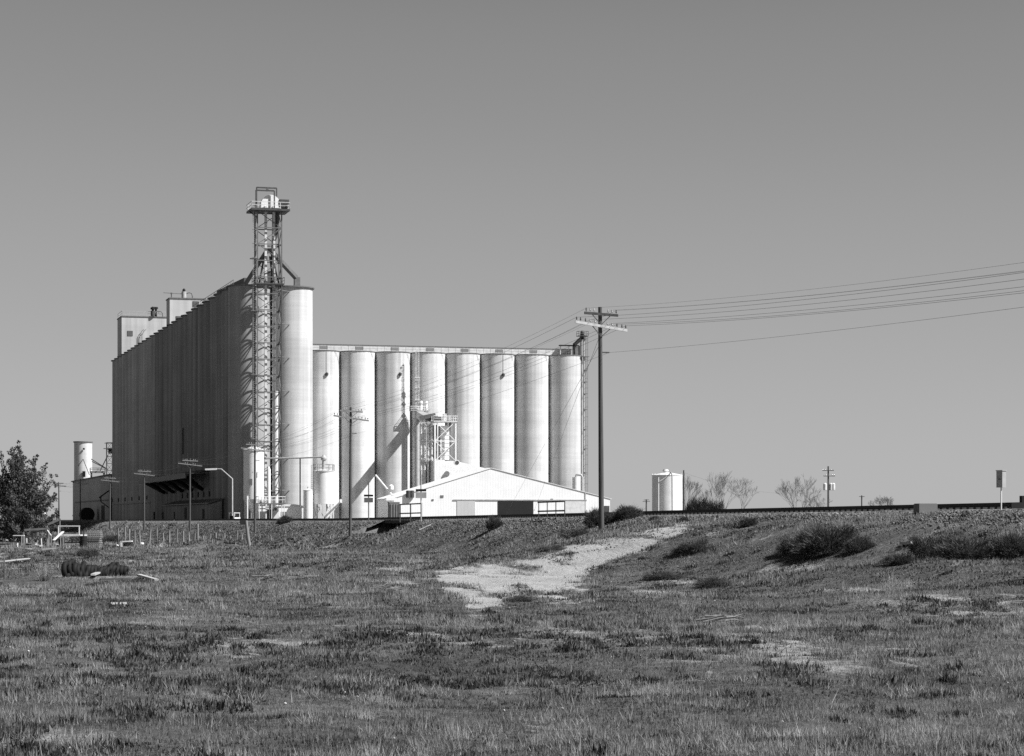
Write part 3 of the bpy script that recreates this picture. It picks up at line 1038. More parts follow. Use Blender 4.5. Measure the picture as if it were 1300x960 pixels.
# roof walkway and small roof gear on the near end
pts = [silo_c(k, 0) - E2 * 2.8 + UP * (ZT + .32) for k in (0, 1, 2, 3, 5, 7)]
roof_railing(near, pts, 1.0, .03, 'grey_steel')
mb = MB(); q = silo_c(1.6, 0) - E2 * 1.5 + UP * (ZT + .32)
mb.lathe(q, [(.9, 0), (.9, .7), (.3, 1.2)], 16); mb.build('roof_hatch', 'dark_steel', near)
mb = MB(); a = silo_c(.15, 0) - E2 * .3 + UP * (ZT + 1.5); b = silo_c(2.4, 0) - E2 * 2.6 + UP * (ZT + .75)
mb.beam(a, b, 1.0, .7); mb.build('roof_conveyor', 'dark_steel', near)

# canopy along the shaded side
LF = lambda k, out, z: A0 + E1 * (PIT * k) - E2 * (R0 + out) + UP * z
mb = MB()
ring = [LF(3.1, 0, 11.4), LF(13.2, 0, 11.4), LF(13.2, 4.2, 10.5), LF(3.1, 4.2, 10.5)]
mb.prism(ring, UP * .28); mb.prism([LF(3.1, 4.2, 9.9), LF(3.1, 4.4, 9.9), LF(3.1, 4.4, 10.9), LF(3.1, 4.2, 10.9)], E1 * (PIT * 10.1)); can = mb.build('canopy', 'grey_steel', near)
mb = MB()
for k in np.arange(3.4, 12.8, 1.9):
    mb.beam(LF(k, 3.9, 10.3), LF(k + .75, .1, 7.9), .5); mb.beam(LF(k + 1.5, 3.9, 10.3), LF(k + .75, .1, 7.9), .5)
mb.build('struts', 'black', can)
mb = MB()
mb.prism([LF(.8, .2, YARD), LF(.8, 2.2, YARD), LF(.8, 2.2, 5.0), LF(.8, .2, 5.7)], E1 * (PIT * 8.6)); shed = mb.build('lean_to', 'shade_painted_concrete', near)
mb = MB(); mb.prism([LF(.75, 0, 5.85), LF(.75, 2.7, 5.05), LF(.75, 2.7, 5.25), LF(.75, 0, 6.05)], E1 * (PIT * 8.7)); mb.build('roof', 'grey_steel', shed)
for (k, w, h) in ((2.0, 2.2, 2.6), (5.2, 3.0, 3.0), (7.4, 1.2, 2.2)):
    mb = MB(); mb.frame(LF(k, 2.23, YARD + h / 2), E1 * (w / 2), E2 * .05, UP * (h / 2)); mb.build('door', 'black', shed)
for k in (10.2, 12.2, 14.2):
    mb = MB(); mb.frame(LF(k, .02, YARD + 1.2), E1 * .6, E2 * .12, UP * 1.2); mb.build('door', 'black', near)
for k in (3, 4, 5, 6, 7, 8):
    mb = MB(); mb.frame(LF(k, .03, 7.0), E1 * .45, E2 * .1, UP * .5); mb.build('window', 'black', near)
mb = MB(); mb.frame(LF(8.0, .1, 18), E1 * .9, E2 * .15, UP * 2.6); mb.build('inspection_box', 'roof_edge', near)
for k in range(16, 27, 2):
    mb = MB(); mb.frame(LF(k, .03, 7.2), E1 * .5, E2 * .1, UP * .45); mb.build('window', 'black', far)
mb = MB(); mb.frame(LF(26.2, .05, 5), E1 * .9, E2 * .12, UP * 3); mb.build('door', 'black', far)
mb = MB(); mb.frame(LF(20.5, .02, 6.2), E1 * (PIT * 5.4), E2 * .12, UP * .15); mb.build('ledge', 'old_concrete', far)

# ================================================================== BACK ROW OF SILOS
RB = 4.42
B0 = Vector((-46.6, 556, 0)); B7 = Vector((13.3, 572.2, 0))
EB = (B7 - B0).normalized(); NB = Vector((EB.y, -EB.x, 0))      # NB faces the camera
PB = (B7 - B0).length / 7
ZB = 43.2
bk = thing('grain_elevator', 'sunlit back row of tall white concrete silos joined under a low roof gallery', 'grain elevator', B0 + UP * YARD)
first = None
for k in range(-2, 8):
    c = B0 + EB * (PB * k)
    if first is None:
        mb = MB(); mb.lathe(c, [(RB, YARD - .6), (RB, ZB)], 64, False); first = mb.build('silo', 'back_concrete', bk); f0 = c
    else:
        q = first.copy(); COL.objects.link(q); q.parent = bk; q.location = c - f0
# roof slab following the rims
ring = []
for k in range(-2, 8):
    c = B0 + EB * (PB * k)
    for i in range(13):
        a = 2 * math.asin(PB / 2 / (RB + .12)) * (i / 12 - .5) * .995
        ring.append(c + EB * ((RB + .12) * math.sin(a)) + NB * ((RB + .12) * math.cos(a)) + UP * ZB)
a = ring[-1] - NB * 10; b = ring[0] - NB * 10
ring += [Vector((a.x, a.y, ZB)), Vector((b.x, b.y, ZB))]
mb = MB(); mb.prism(ring, UP * .22); mb.build('roof_slab', 'cast_concrete', bk)
c = B0 + EB * (PB * 2.35) + UP * (ZB + .22)
mb = MB(); mb.box(c - NB * 1.2, PB * 9.6, 4.0, 1.6, EB, -NB); gal = mb.build('gallery', 'offwhite_paint', bk)
mb = MB(); mb.box(c - NB * 1.2 + UP * 1.6, PB * 9.65, 4.2, .1, EB, -NB); mb.build('roof', 'roof_edge', gal)
for k in np.arange(-.1, 6.9, 1.0):
    q = B0 + EB * (PB * (k + .15)) + NB * .82 + UP * (ZB + 1.1)
    mb = MB(); mb.frame(q, EB * 1.0, NB * .03, UP * .36); mb.build('louvre', 'louvre', gal)
a = B0 - EB * 3 + NB * 4.1 + UP * (ZB + .22); b = B7 + EB * 1 + NB * 4.1 + UP * (ZB + .22)
roof_railing(bk, [a, b], 1.1, .03, 'grey_steel')
for k, yy in ((0, 475), (2, 475), (5, 476), (2, 463)):
    c = B0 + EB * (PB * k) + NB * (RB + .12); z = EYE + (HZ - yy) / F * c.y
    q = Vector((c.x, c.y, z)) + EB * (1.0 if (k == 2 and yy == 475) else .5)
    if yy == 463: q += EB * 1.2; 
    mb = MB(); mb.lathe(q - UP * .4, [(.12, 0), (.38, .1), (.42, .62), (.15, .85)] if yy != 463 else [(.1, 0), (.2, .1), (.2, .3), (.1, .4)], 12); v = mb.build('wall_vent', 'dark_steel', bk)
    if yy != 463:
        mb = MB(); mb.tube([q + UP * .5, Vector((q.x, q.y, ZB + .1))], .04, 6); mb.build('conduit', 'grey_steel', v)
# small house and spout on the right end of the roof
q = B7 + EB * .6 + NB * 1.5 + UP * (ZB + .22)
mb = MB(); mb.box(q + EB * 1.9, 1.2, 2.4, 2.4, EB, -NB); hh = mb.build('roof_house', 'grey_steel', bk)
mb = MB(); mb.beam(q + UP * 2.5 - EB * 2.5, q + UP * 2.5 + EB * 2.5, 1.2, .25); mb.build('roof', 'black', hh)
mb = MB()
for s in (-2.2, 0): mb.beam(q + EB * s, q + EB * s + UP * 2.4, .15)
mb.build('posts', 'white_paint', hh)


def lattice(parent, name, c, wx, wy, z0, z1, step, m, cw=.16, bw=.09, a=E2, b=E1, braces='N', faces=(0, 1, 2, 3)):
    """steel frame tower: columns as one part, girts and braces as another"""
    c = Vector((c[0], c[1], 0))
    cor = [c + a * (sx * wx / 2) + b * (sy * wy / 2) for sx, sy in ((-1, -1), (1, -1), (1, 1), (-1, 1))]
    for q in cor:
        mb = MB(); mb.beam(q + UP * z0, q + UP * z1, cw); mb.build('column', m, parent)
    n = max(1, int(round((z1 - z0) / step))); h = (z1 - z0) / n
    for i in range(n + 1):
        z = z0 + h * i
        gb = MB(); br = MB()
        for f in (0, 1, 2, 3):
            p, q = cor[f], cor[(f + 1) % 4]
            if i > 0: gb.beam(p + UP * z, q + UP * z, bw * 1.5)
            if i < n and f in faces:
                if braces == 'X':
                    br.beam(p + UP * z, q + UP * (z + h), bw); br.beam(q + UP * z, p + UP * (z + h), bw)
                elif (i + f) % 2: br.beam(p + UP * z, q + UP * (z + h), bw)
                else: br.beam(q + UP * z, p + UP * (z + h), bw)
        if i > 0: gb.build('girt', m, parent)
        if i < n: br.build('brace', m, parent)
    return cor


def ladder(parent, base, z0, z1, side, m='grey_steel', w=.5, cage=True, out=None):
    out = out or -E1
    mb = MB(); b = Vector((base[0], base[1], 0))
    for s in (-1, 1): mb.beam(b + side * (s * w / 2) + UP * z0, b + side * (s * w / 2) + UP * z1, .06)
    z = z0 + .3
    while z < z1:
        mb.beam(b - side * (w / 2) + UP * z, b + side * (w / 2) + UP * z, .04); z += .35
    if cage:
        z = z0 + 2.5
        while z < z1:
            ring = [b + side * (w * .75 * math.cos(a)) + out * (.75 * max(0, math.sin(a))) + UP * z for a in np.linspace(0, math.pi, 7)]
            for p, q in zip(ring[:-1], ring[1:]): mb.beam(p, q, .05)
            z += 2.4
        for a in (.5, 2.6):
            v = b + side * (w * .75 * math.cos(a)) + out * (.75 * math.sin(a)); mb.beam(v + UP * (z0 + 2.5), v + UP * z1, .035)
    return mb.build('ladder', m, parent)


# ------------------------------------------------------------------ tall bucket elevator tower
TC = A0 + E2 * 1.94 - E1 * 8.0
tw = thing('elevator_tower', 'tall open steel bucket elevator tower rising above the near end of the silos', 'steel tower', TC + UP * YARD)
WX, WY = 4.2, 2.8
ZP = 55.3
cor = lattice(tw, 'tower', TC, WX, WY, YARD, ZP, 2.9, 'grey_steel', .2, .11, braces='N')
for s in (-.55, .85):
    mb = MB(); q = TC + E2 * s - E1 * .75
    mb.box(q + UP * YARD, .42, .34, ZP - YARD + 1.0); tr = mb.build('leg_casing', 'offwhite_paint', tw)
    for z in np.arange(4, ZP, 2.9):
        mb = MB(); mb.box(q + UP * z, .52, .44, .12); mb.build('flange', 'grey_steel', tr)
mb = MB(); q = TC + UP * ZP
mb.box(q, 6.7, 5.4, .35); pf = mb.build('platform', 'dark_steel', tw)
ring = [q + UP * .35 + E2 * (sx * 3.3) + E1 * (sy * 2.65) for sx, sy in ((-1, -1), (1, -1), (1, 1), (-1, 1))]
roof_railing(pf, ring, 1.1, .045, 'offwhite_paint', True)
mb = MB()
for s in (-1, 1):
    mb.beam(q + E2 * (s * 2.0) - E1 * 1.4, q + E2 * (s * 3.1) - E1 * 2.5 + UP * .1, .2); mb.beam(cor[0] + UP * (ZP - 1.2), q - E2 * 3.2, .15)
mb.build('knee_braces', 'dark_steel', pf)
# head: a round white hood, its drive and the lifting frames
mb = MB(); hc = q + E2 * .35 + UP * .55
prof = [hc + E2 * (1.75 * math.cos(a)) + UP * (.45 + 1.95 * math.sin(a)) for a in np.linspace(0, math.pi, 17)]
prof = [hc + E2 * 1.75] + prof + [hc - E2 * 1.75]
mb.prism([p - E1 * .75 for p in prof], E1 * 1.5); mb.build('head_hood', 'white_paint', tw)
mb = MB(); mb.box(hc + E2 * 2.3 + UP * .75 - E1 * .3, 1.7, 1.2, .9); mb.tube([hc + E2 * 1.4 + UP * .4 - E1 * .5, hc + E2 * 3.0 + UP * .4 - E1 * .5], .3, 12); mb.build('drive_motor', 'dark_steel', tw)
mb = MB(); mb.box(hc - UP * .2, 3.6, 2.2, .3); mb.build('head_base', 'dark_steel', tw)
for (sx0, sx1, sy, zt) in ((-2.35, .85, -1.3, 3.2), (-1.8, 1.7, 1.3, 4.05)):
    mb = MB(); a = q + E2 * sx0 + E1 * sy + UP * .35; b = q + E2 * sx1 + E1 * sy + UP * .35
    mb.beam(a, a + UP * zt, .2); mb.beam(b, b + UP * zt, .2); mb.beam(a + UP * zt, b + UP * zt, .24); mb.build('hoist_frame', 'dark_steel', tw)
mb = MB(); mb.beam(q + E2 * -.5 - E1 * 1.3 + UP * 3.55, q + E2 * .2 + E1 * 1.3 + UP * 4.4, .3); mb.build('hoist_beam', 'dark_steel', tw)
# tapering discharge spout under the head, and the distributor spouts
mb = MB(); a = q + E2 * 1.35 + E1 * .3
mb.tube([a, a - UP * 4.2 - E2 * .15, a - UP * 5.2 - E2 * .45, a - UP * 9 - E2 * .7], [.62, .5, .25, .22], 10); mb.build('discharge_spout', 'dark_steel', tw)
dz = EYE + (HZ - 318) / F * 394
mb = MB(); a = TC + UP * dz + E2 * .3; b = A0 + E2 * (PIT * 1.1) - E1 * .3 + UP * (ZT + 2.0)
mb.beam(a, b, .75, .6); mb.build('roof_spout', 'grey_steel', tw)
mb = MB(); mb.box(b - UP * 1.75 + E2 * .2, 1.0, 1.0, 1.8); mb.build('spout_inlet', 'grey_steel', tw)
mb = MB(); b = A0 - E2 * .6 + UP * (ZT + .8); mb.beam(a - E2 * .4, b, .55, .5); mb.build('roof_spout', 'grey_steel', tw)
mb = MB(); q2 = TC + UP * (ZT - .3); mb.box(q2, 5.0, 3.8, .2); rp = mb.build('platform', 'dark_steel', tw)
ring = [q2 + UP * .2 + E2 * (sx * 2.5) + E1 * (sy * 1.9) for sx, sy in ((-1, -1), (1, -1), (1, 1), (-1, 1))]
roof_railing(rp, ring, 1.05, .035, 'grey_steel', True)
mb = MB()
for sx in (-1.7, -.6, .7, 1.7): mb.beam(q2 + E2 * sx - E1 * 1.0 + UP * .2, q2 + E2 * sx * .4 + UP * 5, .22)
mb.box(q2 + UP * .2 + E2 * .2, 1.6, 1.5, 2.2); mb.build('distributor', 'dark_steel', tw)
ladder(tw, TC - E2 * 2.6 - E1 * 1.2, YARD, ZP + 1, E2, 'galvanised', .45)
for z in (16, 27, 38, 47):
    mb = MB(); mb.box(TC - E2 * 2.7 - E1 * 1.5 + UP * z, 1.3, 1.3, .12); mb.build('landing', 'grey_steel', tw)
mb = MB(); mb.tube([TC + E2 * 2.0 - E1 * 1.75 + UP * YARD, TC + E2 * 2.0 - E1 * 1.75 + UP * (ZP - 12), TC + E2 * 1.5 - E1 * 1.6 + UP * (ZP - 4), TC + E2 * 1.3 + UP * ZP], .1, 6); mb.build('cable_tray', 'dark_steel', tw)
mb = MB(); mb.tube([TC + E2 * 1.5 + E1 * 1.0 + UP * YARD, TC + E2 * 1.5 + E1 * 1.0 + UP * 24.5], .42, 14); mb.build('dust_pipe', 'offwhite_paint', tw)
for z in np.arange(YARD + 5.8, ZT, 5.8):
    mb = MB(); mb.beam(cor[3] + UP * z, silo_c(0, 0) - E1 * 3.6 + UP * z + E2 * 1.0, .14); mb.build('wall_tie', 'grey_steel', tw)
    mb = MB(); mb.beam(cor[2] + UP * z, silo_c(0, 1) - E1 * 3.6 + UP * z - E2 * 1.0, .14); mb.build('wall_tie', 'grey_steel', tw)
mb = MB(); mb.box(TC + UP * YARD - E2 * .3, 2.4, 1.6, 2.2); mb.build('boot', 'grey_steel', tw)

# ------------------------------------------------------------------ tanks and plant below the tower
def gz(px, d): return P(px, HZ, d).xy


def base_pt(px, d):
    v = P(px, HZ, d); return Vector((v.x, v.y, YARD))


def Z(py, d): return EYE + (HZ - py) / F * d


d = 386
b = base_pt(322, d)
t = thing('hopper_bin', 'white hopper bin on legs left of the steel tower foot', 'bin', b)
r = 1.72
mb = MB(); mb.lathe((b.x, b.y, 0), [(.35, Z(652, d)), (r, Z(634, d)), (r, Z(573, d))], 32); hb = mb.build('body', 'white_paint', t)
mb = MB(); mb.lathe((b.x, b.y, 0), [(r + .12, Z(573, d) + .0), (r + .12, Z(571, d)), (.4, Z(567, d))], 32); mb.build('roof', 'offwhite_paint', t)
for k in range(4):
    a = PHI + math.pi / 4 + k * math.pi / 2; q = b + Vector((math.cos(a), math.sin(a), 0)) * (r + .05)
    mb = MB(); mb.beam(q, (q.x, q.y, Z(630, d)), .22); mb.build('leg', 'white_paint', t)
mb = MB(); mb.frame((b.x - .3, b.y - r - .02, Z(612, d)), (.28, 0, 0), (0, .1, 0), (0, 0, .5)); mb.build('hatch', 'grey_steel', t)
mb = MB(); mb.box(b, 1.6, 1.2, .9); mb.build('discharge_box', 'grey_steel', t)

d = 384
b = base_pt(411, d); r = 1.75
t = thing('storage_tank', 'white tank on braced legs with a railed top, before the back silos', 'tank', b)
mb = MB(); mb.lathe((b.x, b.y, 0), [(r, Z(640, d)), (r, Z(599, d))], 36); mb.build('body', 'white_paint', t)
mb = MB(); mb.lathe((b.x, b.y, 0), [(r + .1, Z(599, d)), (r + .1, Z(598, d)), (.5, Z(596, d))], 36); rf = mb.build('roof', 'offwhite_paint', t)
zt = Z(598, d)
ring = [Vector((b.x + 1.8 * math.cos(a), b.y + 1.8 * math.sin(a), zt)) for a in np.linspace(0, 2 * math.pi, 13)[:-1]]
roof_railing(t, ring, 1.1, .04, 'galvanised', True)
mb = MB(); mb.tube([(b.x, b.y, zt), (b.x, b.y, Z(585, d))], .28, 12); mb.lathe((b.x, b.y, Z(585, d)), [(.28, 0), (.5, .2), (.5, .5), (.15, 1.0)], 14); mb.build('vent', 'galvanised', t)
for k in range(6):
    a = k * math.pi / 3 + .3; q = b + Vector((math.cos(a), math.sin(a), 0)) * (r - .1); q2 = b + Vector((math.cos(a + math.pi / 3), math.sin(a + math.pi / 3), 0)) * (r - .1)
    mb = MB(); mb.beam(q, (q.x, q.y, Z(640, d)), .2); mb.build('leg', 'offwhite_paint', t)
    mb = MB(); mb.beam(q + UP * .2, (q2.x, q2.y, Z(641, d)), .1); mb.build('brace', 'offwhite_paint', t)
ladder(t, b - Vector((1.95, .3, 0)), YARD, zt + 1, Vector((0.7, -.7, 0)).normalized(), 'dark_steel', .45, False)

b = base_pt(391, 382)
t = thing('storage_tank', 'small narrow white tank standing left of the railed tank', 'tank', b)
mb = MB(); mb.lathe((b.x, b.y, 0), [(.78, YARD), (.78, Z(623, 382))], 24); mb.build('body', 'white_paint', t)
mb = MB(); mb.lathe((b.x, b.y, Z(623, 382)), [(.82, 0), (.82, .08), (.2, .35)], 24); mb.build('roof', 'offwhite_paint', t)
mb = MB(); mb.tube([(b.x, b.y, Z(623, 382) + .3), (b.x, b.y, Z(618, 382))], .1, 8); mb.build('vent', 'galvanised', t)

b = base_pt(368, 384)
t = thing('equipment_shed', 'low white flat shed at the foot of the sunlit near silo', 'shed', b)
mb = MB(); mb.box(b, 4.3, 2.6, Z(643, 384) - YARD); mb.build('wall', 'white_paint', t)
mb = MB(); zt = Z(643, 384)
prof = [b + E2 * x + UP * (zt - YARD + .02 + .35 * math.cos(x / 2.3 * math.pi / 2)) for x in np.linspace(-2.3, 2.3, 11)]
prof = prof + [b + E2 * 2.3 + UP * (zt - YARD + .002), b - E2 * 2.3 + UP * (zt - YARD + .002)]
mb.prism([p - E1 * 1.45 for p in prof], E1 * 2.9); mb.build('roof', 'offwhite_paint', t)
mb = MB(); mb.frame(b + E2 * -1.3 - E1 * 1.32 + UP * 1.0, E2 * .45, E1 * .03, UP * 1.0); mb.build('door', 'grey_steel', t)

b = base_pt(381, 386)
t = thing('transfer_pipe', 'horizontal pipe on a thin post running from the tower to the railed tank', 'pipe', b)
mb = MB(); mb.tube([P(338, 582, 388), P(381, 581.5, 386), P(408, 580.5, 384.5)], .13, 8); mb.build('pipe', 'galvanised', t)
mb = MB(); mb.beam(b, (b.x, b.y, Z(582, 386)), .2); mb.build('post', 'grey_steel', t)

# clutter of plant under the tower: separate machines
for (px, w, h, dd, nm, lab, m) in ((332, 1.2, 3.2, 382, 'pump_housing', 'white upright machine housing right of the hopper bin legs', 'white_paint'),
                                   (343, 1.0, 2.4, 382, 'pump_housing', 'dark machine housing under the foot of the steel tower', 'dark_steel'),
                                   (350, .9, 2.2, 381, 'pump_housing', 'narrow white machine housing left of the low white shed', 'offwhite_paint')):
    b = base_pt(px, dd)
    t = thing(nm, lab, 'machine', b)
    mb = MB(); mb.box(b, w, .9, h); mb.build('case', m, t)
    mb = MB(); mb.tube([b + UP * h, b + UP * (h + .5)], .18, 10); mb.build('stack', 'grey_steel', t)
b = base_pt(343.5, 380)
t = thing('loading_platform', 'white railed loading platform around the foot of the steel tower', 'platform', b)
zt = Z(640, 380)
mb = MB(); mb.box((b.x, b.y, zt), 4.6, 2.4, .15); mb.build('deck', 'grey_steel', t)
for sx in (-2.1, 0, 2.1):
    for sy in (-1.1, 1.1):
        mb = MB(); q = b + E2 * sx + E1 * sy; mb.beam(q, (q.x, q.y, zt), .14); mb.build('leg', 'offwhite_paint', t)
ring = [Vector((b.x, b.y, zt + .15)) + E2 * sx * 2.25 + E1 * sy * 1.15 for sx, sy in ((-1, -1), (1, -1), (1, 1), (-1, 1))]
roof_railing(t, ring, 1.1, .045, 'white_paint', True)
mb = MB(); mb.tube([b + UP * 3 - E2 * .3, (b.x - .3, b.y, Z(596, 380)), (b.x - .3, b.y, Z(592, 380))], [.3, .3, .05], 12); mb.build('riser_pipe', 'white_paint', t)
mb = MB(); mb.box((b.x - 2.3, b.y, Z(600, 380)), 1.4, 1.2, .12); q = Vector((b.x - 2.3, b.y, 0)); mb.beam((q.x, q.y, YARD), (q.x, q.y, Z(600, 380)), .18); mb.build('upper_landing', 'white_paint', t)

# street light
b = base_pt(295, 378)
t = thing('yard_light', 'tall yard light with bent arm before the shaded elevator wall', 'yard light', b)
mb = MB(); mb.tube([b, (b.x, b.y, Z(608, 378)), P(281, 595.5, 378), P(275, 595.5, 378)], [.13, .11, .09, .08], 8); mb.build('post', 'galvanised', t)
mb = MB(); a = P(275, 595.5, 378); e = P(260.5, 596, 378); mb.frame((a + e) / 2, (a - e) / 2, (0, .22, 0), (0, 0, .13)); lp = mb.build('lamp_head', 'white_paint', t)
mb = MB(); mb.frame((a + e) / 2 - UP * .16, (a - e) * .4, (0, .18, 0), (0, 0, .03)); mb.build('lens', 'offwhite_paint', lp)

# small white utility cart
b = base_pt(297.5, 372)
t = thing('utility_cart', 'small white roofed utility cart parked under the yard light', 'utility cart', b)
ca, cb = Vector((.8, .6, 0)), Vector((-.6, .8, 0))
mb = MB(); mb.box(b + UP * .3, 1.15, 2.2, .35, ca, cb); mb.build('chassis', 'white_paint', t)
mb = MB(); mb.box(b + UP * .65 - cb * .75, 1.1, .5, .4, ca, cb); mb.build('cowl', 'white_paint', t)
mb = MB(); mb.box(b + UP * .65 + cb * .35, 1.0, .5, .2, ca, cb); mb.box(b + UP * .85 + cb * .62, 1.0, .12, .45, ca, cb); mb.build('seat', 'black', t)
mb = MB(); mb.box(b + UP * 1.72, 1.15, 1.7, .1, ca, cb); mb.build('roof', 'white_paint', t)
for sx in (-1, 1):
    for sy in (-.8, .75):
        mb = MB(); q = b + ca * (sx * .52) + cb * sy; mb.beam(q + UP * .6, q + UP * 1.75, .07); mb.build('roof_post', 'white_paint', t)
        mb = MB(); q = b + ca * (sx * .5) + cb * (sy * .95) + UP * .26; mb.tube([q - ca * .1, q + ca * .1], .26, 14); mb.build('wheel', 'rubber', t)

# inclined auger by the railed tank
t = thing('grain_auger', 'short inclined grain auger beside the railed tank', 'auger', base_pt(418, 376))
mb = MB(); mb.tube([P(412, 657, 376), P(432.5, 637, 378)], .16, 8); mb.build('tube', 'grey_steel', t)
mb = MB(); q = P(426, 643, 377.5); mb.beam(q, (q.x, q.y, YARD), .1); q = P(432, 638, 378); mb.beam((q.x + .2, q.y, q.z), (q.x + .6, q.y, YARD), .1); mb.build('support', 'grey_steel', t)
mb = MB(); q = P(413, 657, 376); mb.box((q.x, q.y, YARD), .9, .9, .6); mb.build('hopper', 'dark_steel', t)
mb = MB(); q = P(432.5, 637, 378); mb.box(q - UP * .2, .4, .4, .6); mb.build('motor', 'white_paint', t)

# ================================================================== WHITE BARN AND ITS PLANT
BL = P(500, HZ, 470); BL.z = 0
bw = 45.9 / math.cos(PHI) * .985
ap = .443


def BF(u, z, out=0.0): return BL + E2 * (bw * u) - E1 * out + UP * z


def bu(px, d=477):
    """position along the barn front of a photo column"""
    k = (px - 650) / F
    # BL + E2*w : x = BL.x + w cos, y = BL.y + w sin ; x = k*y
    w = (k * BL.y - BL.x) / (E2.x - k * E2.y)
    return w / bw


t = thing('storage_barn', 'wide low white metal barn with a shallow gable and a black doorway', 'barn', BL + UP * YARD)
ze, za = Z(633, 476), Z(594.6, 475)
prof = [BF(0, YARD), BF(1, YARD), BF(1, ze), BF(ap, za), BF(0, ze)]
mb = MB(); mb.prism(prof, E1 * 15); wl = mb.build('wall', 'white_sheet', t)
mb = MB(); th = .1
for (u0, z0, u1, z1) in ((-.008, ze - .12, ap, za), (ap, za, 1.008, ze - .1)):
    p, q = BF(u0, z0 + .02, .15), BF(u1, z1 + .02, .15)
    mb.prism([p, q, q + UP * th, p + UP * th], E1 * 15.4)
mb.build('roof', 'white_paint', t)


def front_panel(name, m, x0, x1, y0, y1, par, out=.06):
    u0, u1 = bu(x0), bu(x1)
    z1, z0 = Z(y0, 476), max(YARD, Z(y1, 476))
    c = BF((u0 + u1) / 2, (z0 + z1) / 2, out)
    mb = MB(); mb.frame(c, E2 * (bw * (u1 - u0) / 2), E1 * .04, UP * ((z1 - z0) / 2))
    return mb.build(name, m, par)


front_panel('door', 'grey_sheet', 580, 603, 636, 664, t)['label'] = 'grey sliding door'
front_panel('door', 'black', 632, 677, 636, 664, t)['label'] = 'open black doorway'
front_panel('door', 'offwhite_paint', 717, 743, 636, 664, t)['label'] = 'off-white sliding door'
front_panel('door', 'dark_steel', 767, 773.5, 642, 664, t)['label'] = 'small dark door'
front_panel('vent', 'grey_steel', 559, 563, 629, 632, t)
front_panel('vent', 'grey_steel', 548, 550.5, 634, 636, t)
front_panel('vent', 'grey_steel', 699, 702, 633, 635, t)
mb = MB()
for (x0, x1) in ((603, 632), (677, 717)):
    pass
u0, u1 = bu(575), bu(745)
mb.frame(BF((u0 + u1) / 2, Z(635, 476) + .05, .12), E2 * (bw * (u1 - u0) / 2), E1 * .06, UP * .09); mb.build('door_track', 'galvanised', t)
for px in (518, 522.5):
    u = bu(px); q = BF(u, Z(632, 472), .3)
    mb = MB(); mb.lathe(q, [(.5, 0), (.5, 1.4), (.3, 1.5)], 12); mb.build('exhaust_vent', 'dark_steel', t)
front_panel('door_frame', 'galvanised', 742.6, 743.4, 625, 664, t, .1)

t = thing('grain_auger', 'thin white inclined auger at the left end of the white barn', 'auger', base_pt(498, 462))
mb = MB(); mb.tube([P(477, 603.5, 466), P(498.5, 629.5, 462)], .2, 8); mb.build('tube', 'white_paint', t)
mb = MB(); q = P(478, 604, 466); mb.beam(q, (q.x, q.y, YARD), .14); mb.build('support', 'grey_steel', t)
mb = MB(); q = P(496, 628, 462); mb.box((q.x, q.y, q.z - 1.2), 2.2, 1.6, .5); mb.beam((q.x, q.y, YARD), (q.x, q.y, q.z - 1.1), .25); mb.build('hopper', 'white_paint', t)
mb = MB(); q = P(496.5, 619, 462.5); mb.lathe(q - UP * .4, [(.5, 0), (.5, .7), (.2, 1.0)], 12); mb.build('motor', 'white_paint', t)

# dryer house behind the barn
D0 = P(551.5, HZ, 498); D0.z = 0
t = thing('dryer_house', 'plain white block rising behind the left part of the barn roof', 'building', D0 + UP * YARD)
zt = Z(585, 498)
wblk = 5.35
prof = [D0, D0 + E2 * wblk, D0 + E2 * wblk, D0]
mb = MB(); mb.prism([D0 + UP * YARD, D0 + E2 * 15.5 + UP * YARD, D0 + E2 * 15.5 + UP * Z(600, 502), D0 + E2 * wblk + UP * Z(586, 499), D0 + E2 * wblk + UP * zt, D0 + UP * zt], E1 * 10)
mb.build('wall', 'white_sheet', t)
mb = MB(); q = P(579.5, 587.5, 498) - E1 * .3; mb.tube([q + E1 * .3, q - E1 * .25], .62, 16); fn = mb.build('fan', 'white_paint', t)
mb = MB(); mb.tube([q - E1 * .25, q - E1 * .3], .45, 14); mb.build('fan_grille', 'dark_steel', fn)
mb = MB(); q = D0 + E1 * 4.5 - E2 * .12
mb.frame(q + UP * Z(603, 502), E1 * 2.4, E2 * .12, UP * 2.4); mb.build('side_door', 'black', t)
mb = MB(); mb.frame(q + E1 * -1 + UP * Z(592, 502) - E2 * .3, E1 * .7, E2 * .3, UP * 1.2); mb.build('side_vent', 'dark_steel', t)

t = thing('dryer_tower', 'white braced steel frame standing on the block behind the barn', 'steel frame', D0 + UP * zt)
fc = D0 + E2 * 2.5 + E1 * 2.5
z1 = Z(535, 499)
lattice(t, 'frame', fc, 4.7, 4.7, zt, z1, (z1 - zt) / 2, 'white_paint', .3, .12, braces='X', faces=(0,))
mb = MB(); mb.box(fc + UP * (zt + .3) + E2 * .35 + E1 * .4, 2.0, 2.0, z1 - zt - 1.2); pn = mb.build('dryer_column', 'white_paint', t)
mb = MB()
for z in np.arange(zt + 1.2, z1 - 1, .9): mb.box(fc + UP * z + E2 * .35 + E1 * .4, 2.08, 2.08, .07)
mb.build('ribs', 'galvanised', pn)
mb = MB(); mb.box(fc + UP * (zt + .2) - E2 * 1.6 + E1 * .6, .2, 3.2, z1 - zt - .9); mb.build('side_panel', 'grey_steel', t)
mb = MB(); mb.box((fc.x, fc.y, z1 - .1), 5.4, 5.4, .2); pf = mb.build('platform', 'offwhite_paint', t)
ring = [Vector((fc.x, fc.y, z1 + .1)) + E2 * sx * 2.7 + E1 * sy * 2.7 for sx, sy in ((-1, -1), (1, -1), (1, 1), (-1, 1))]
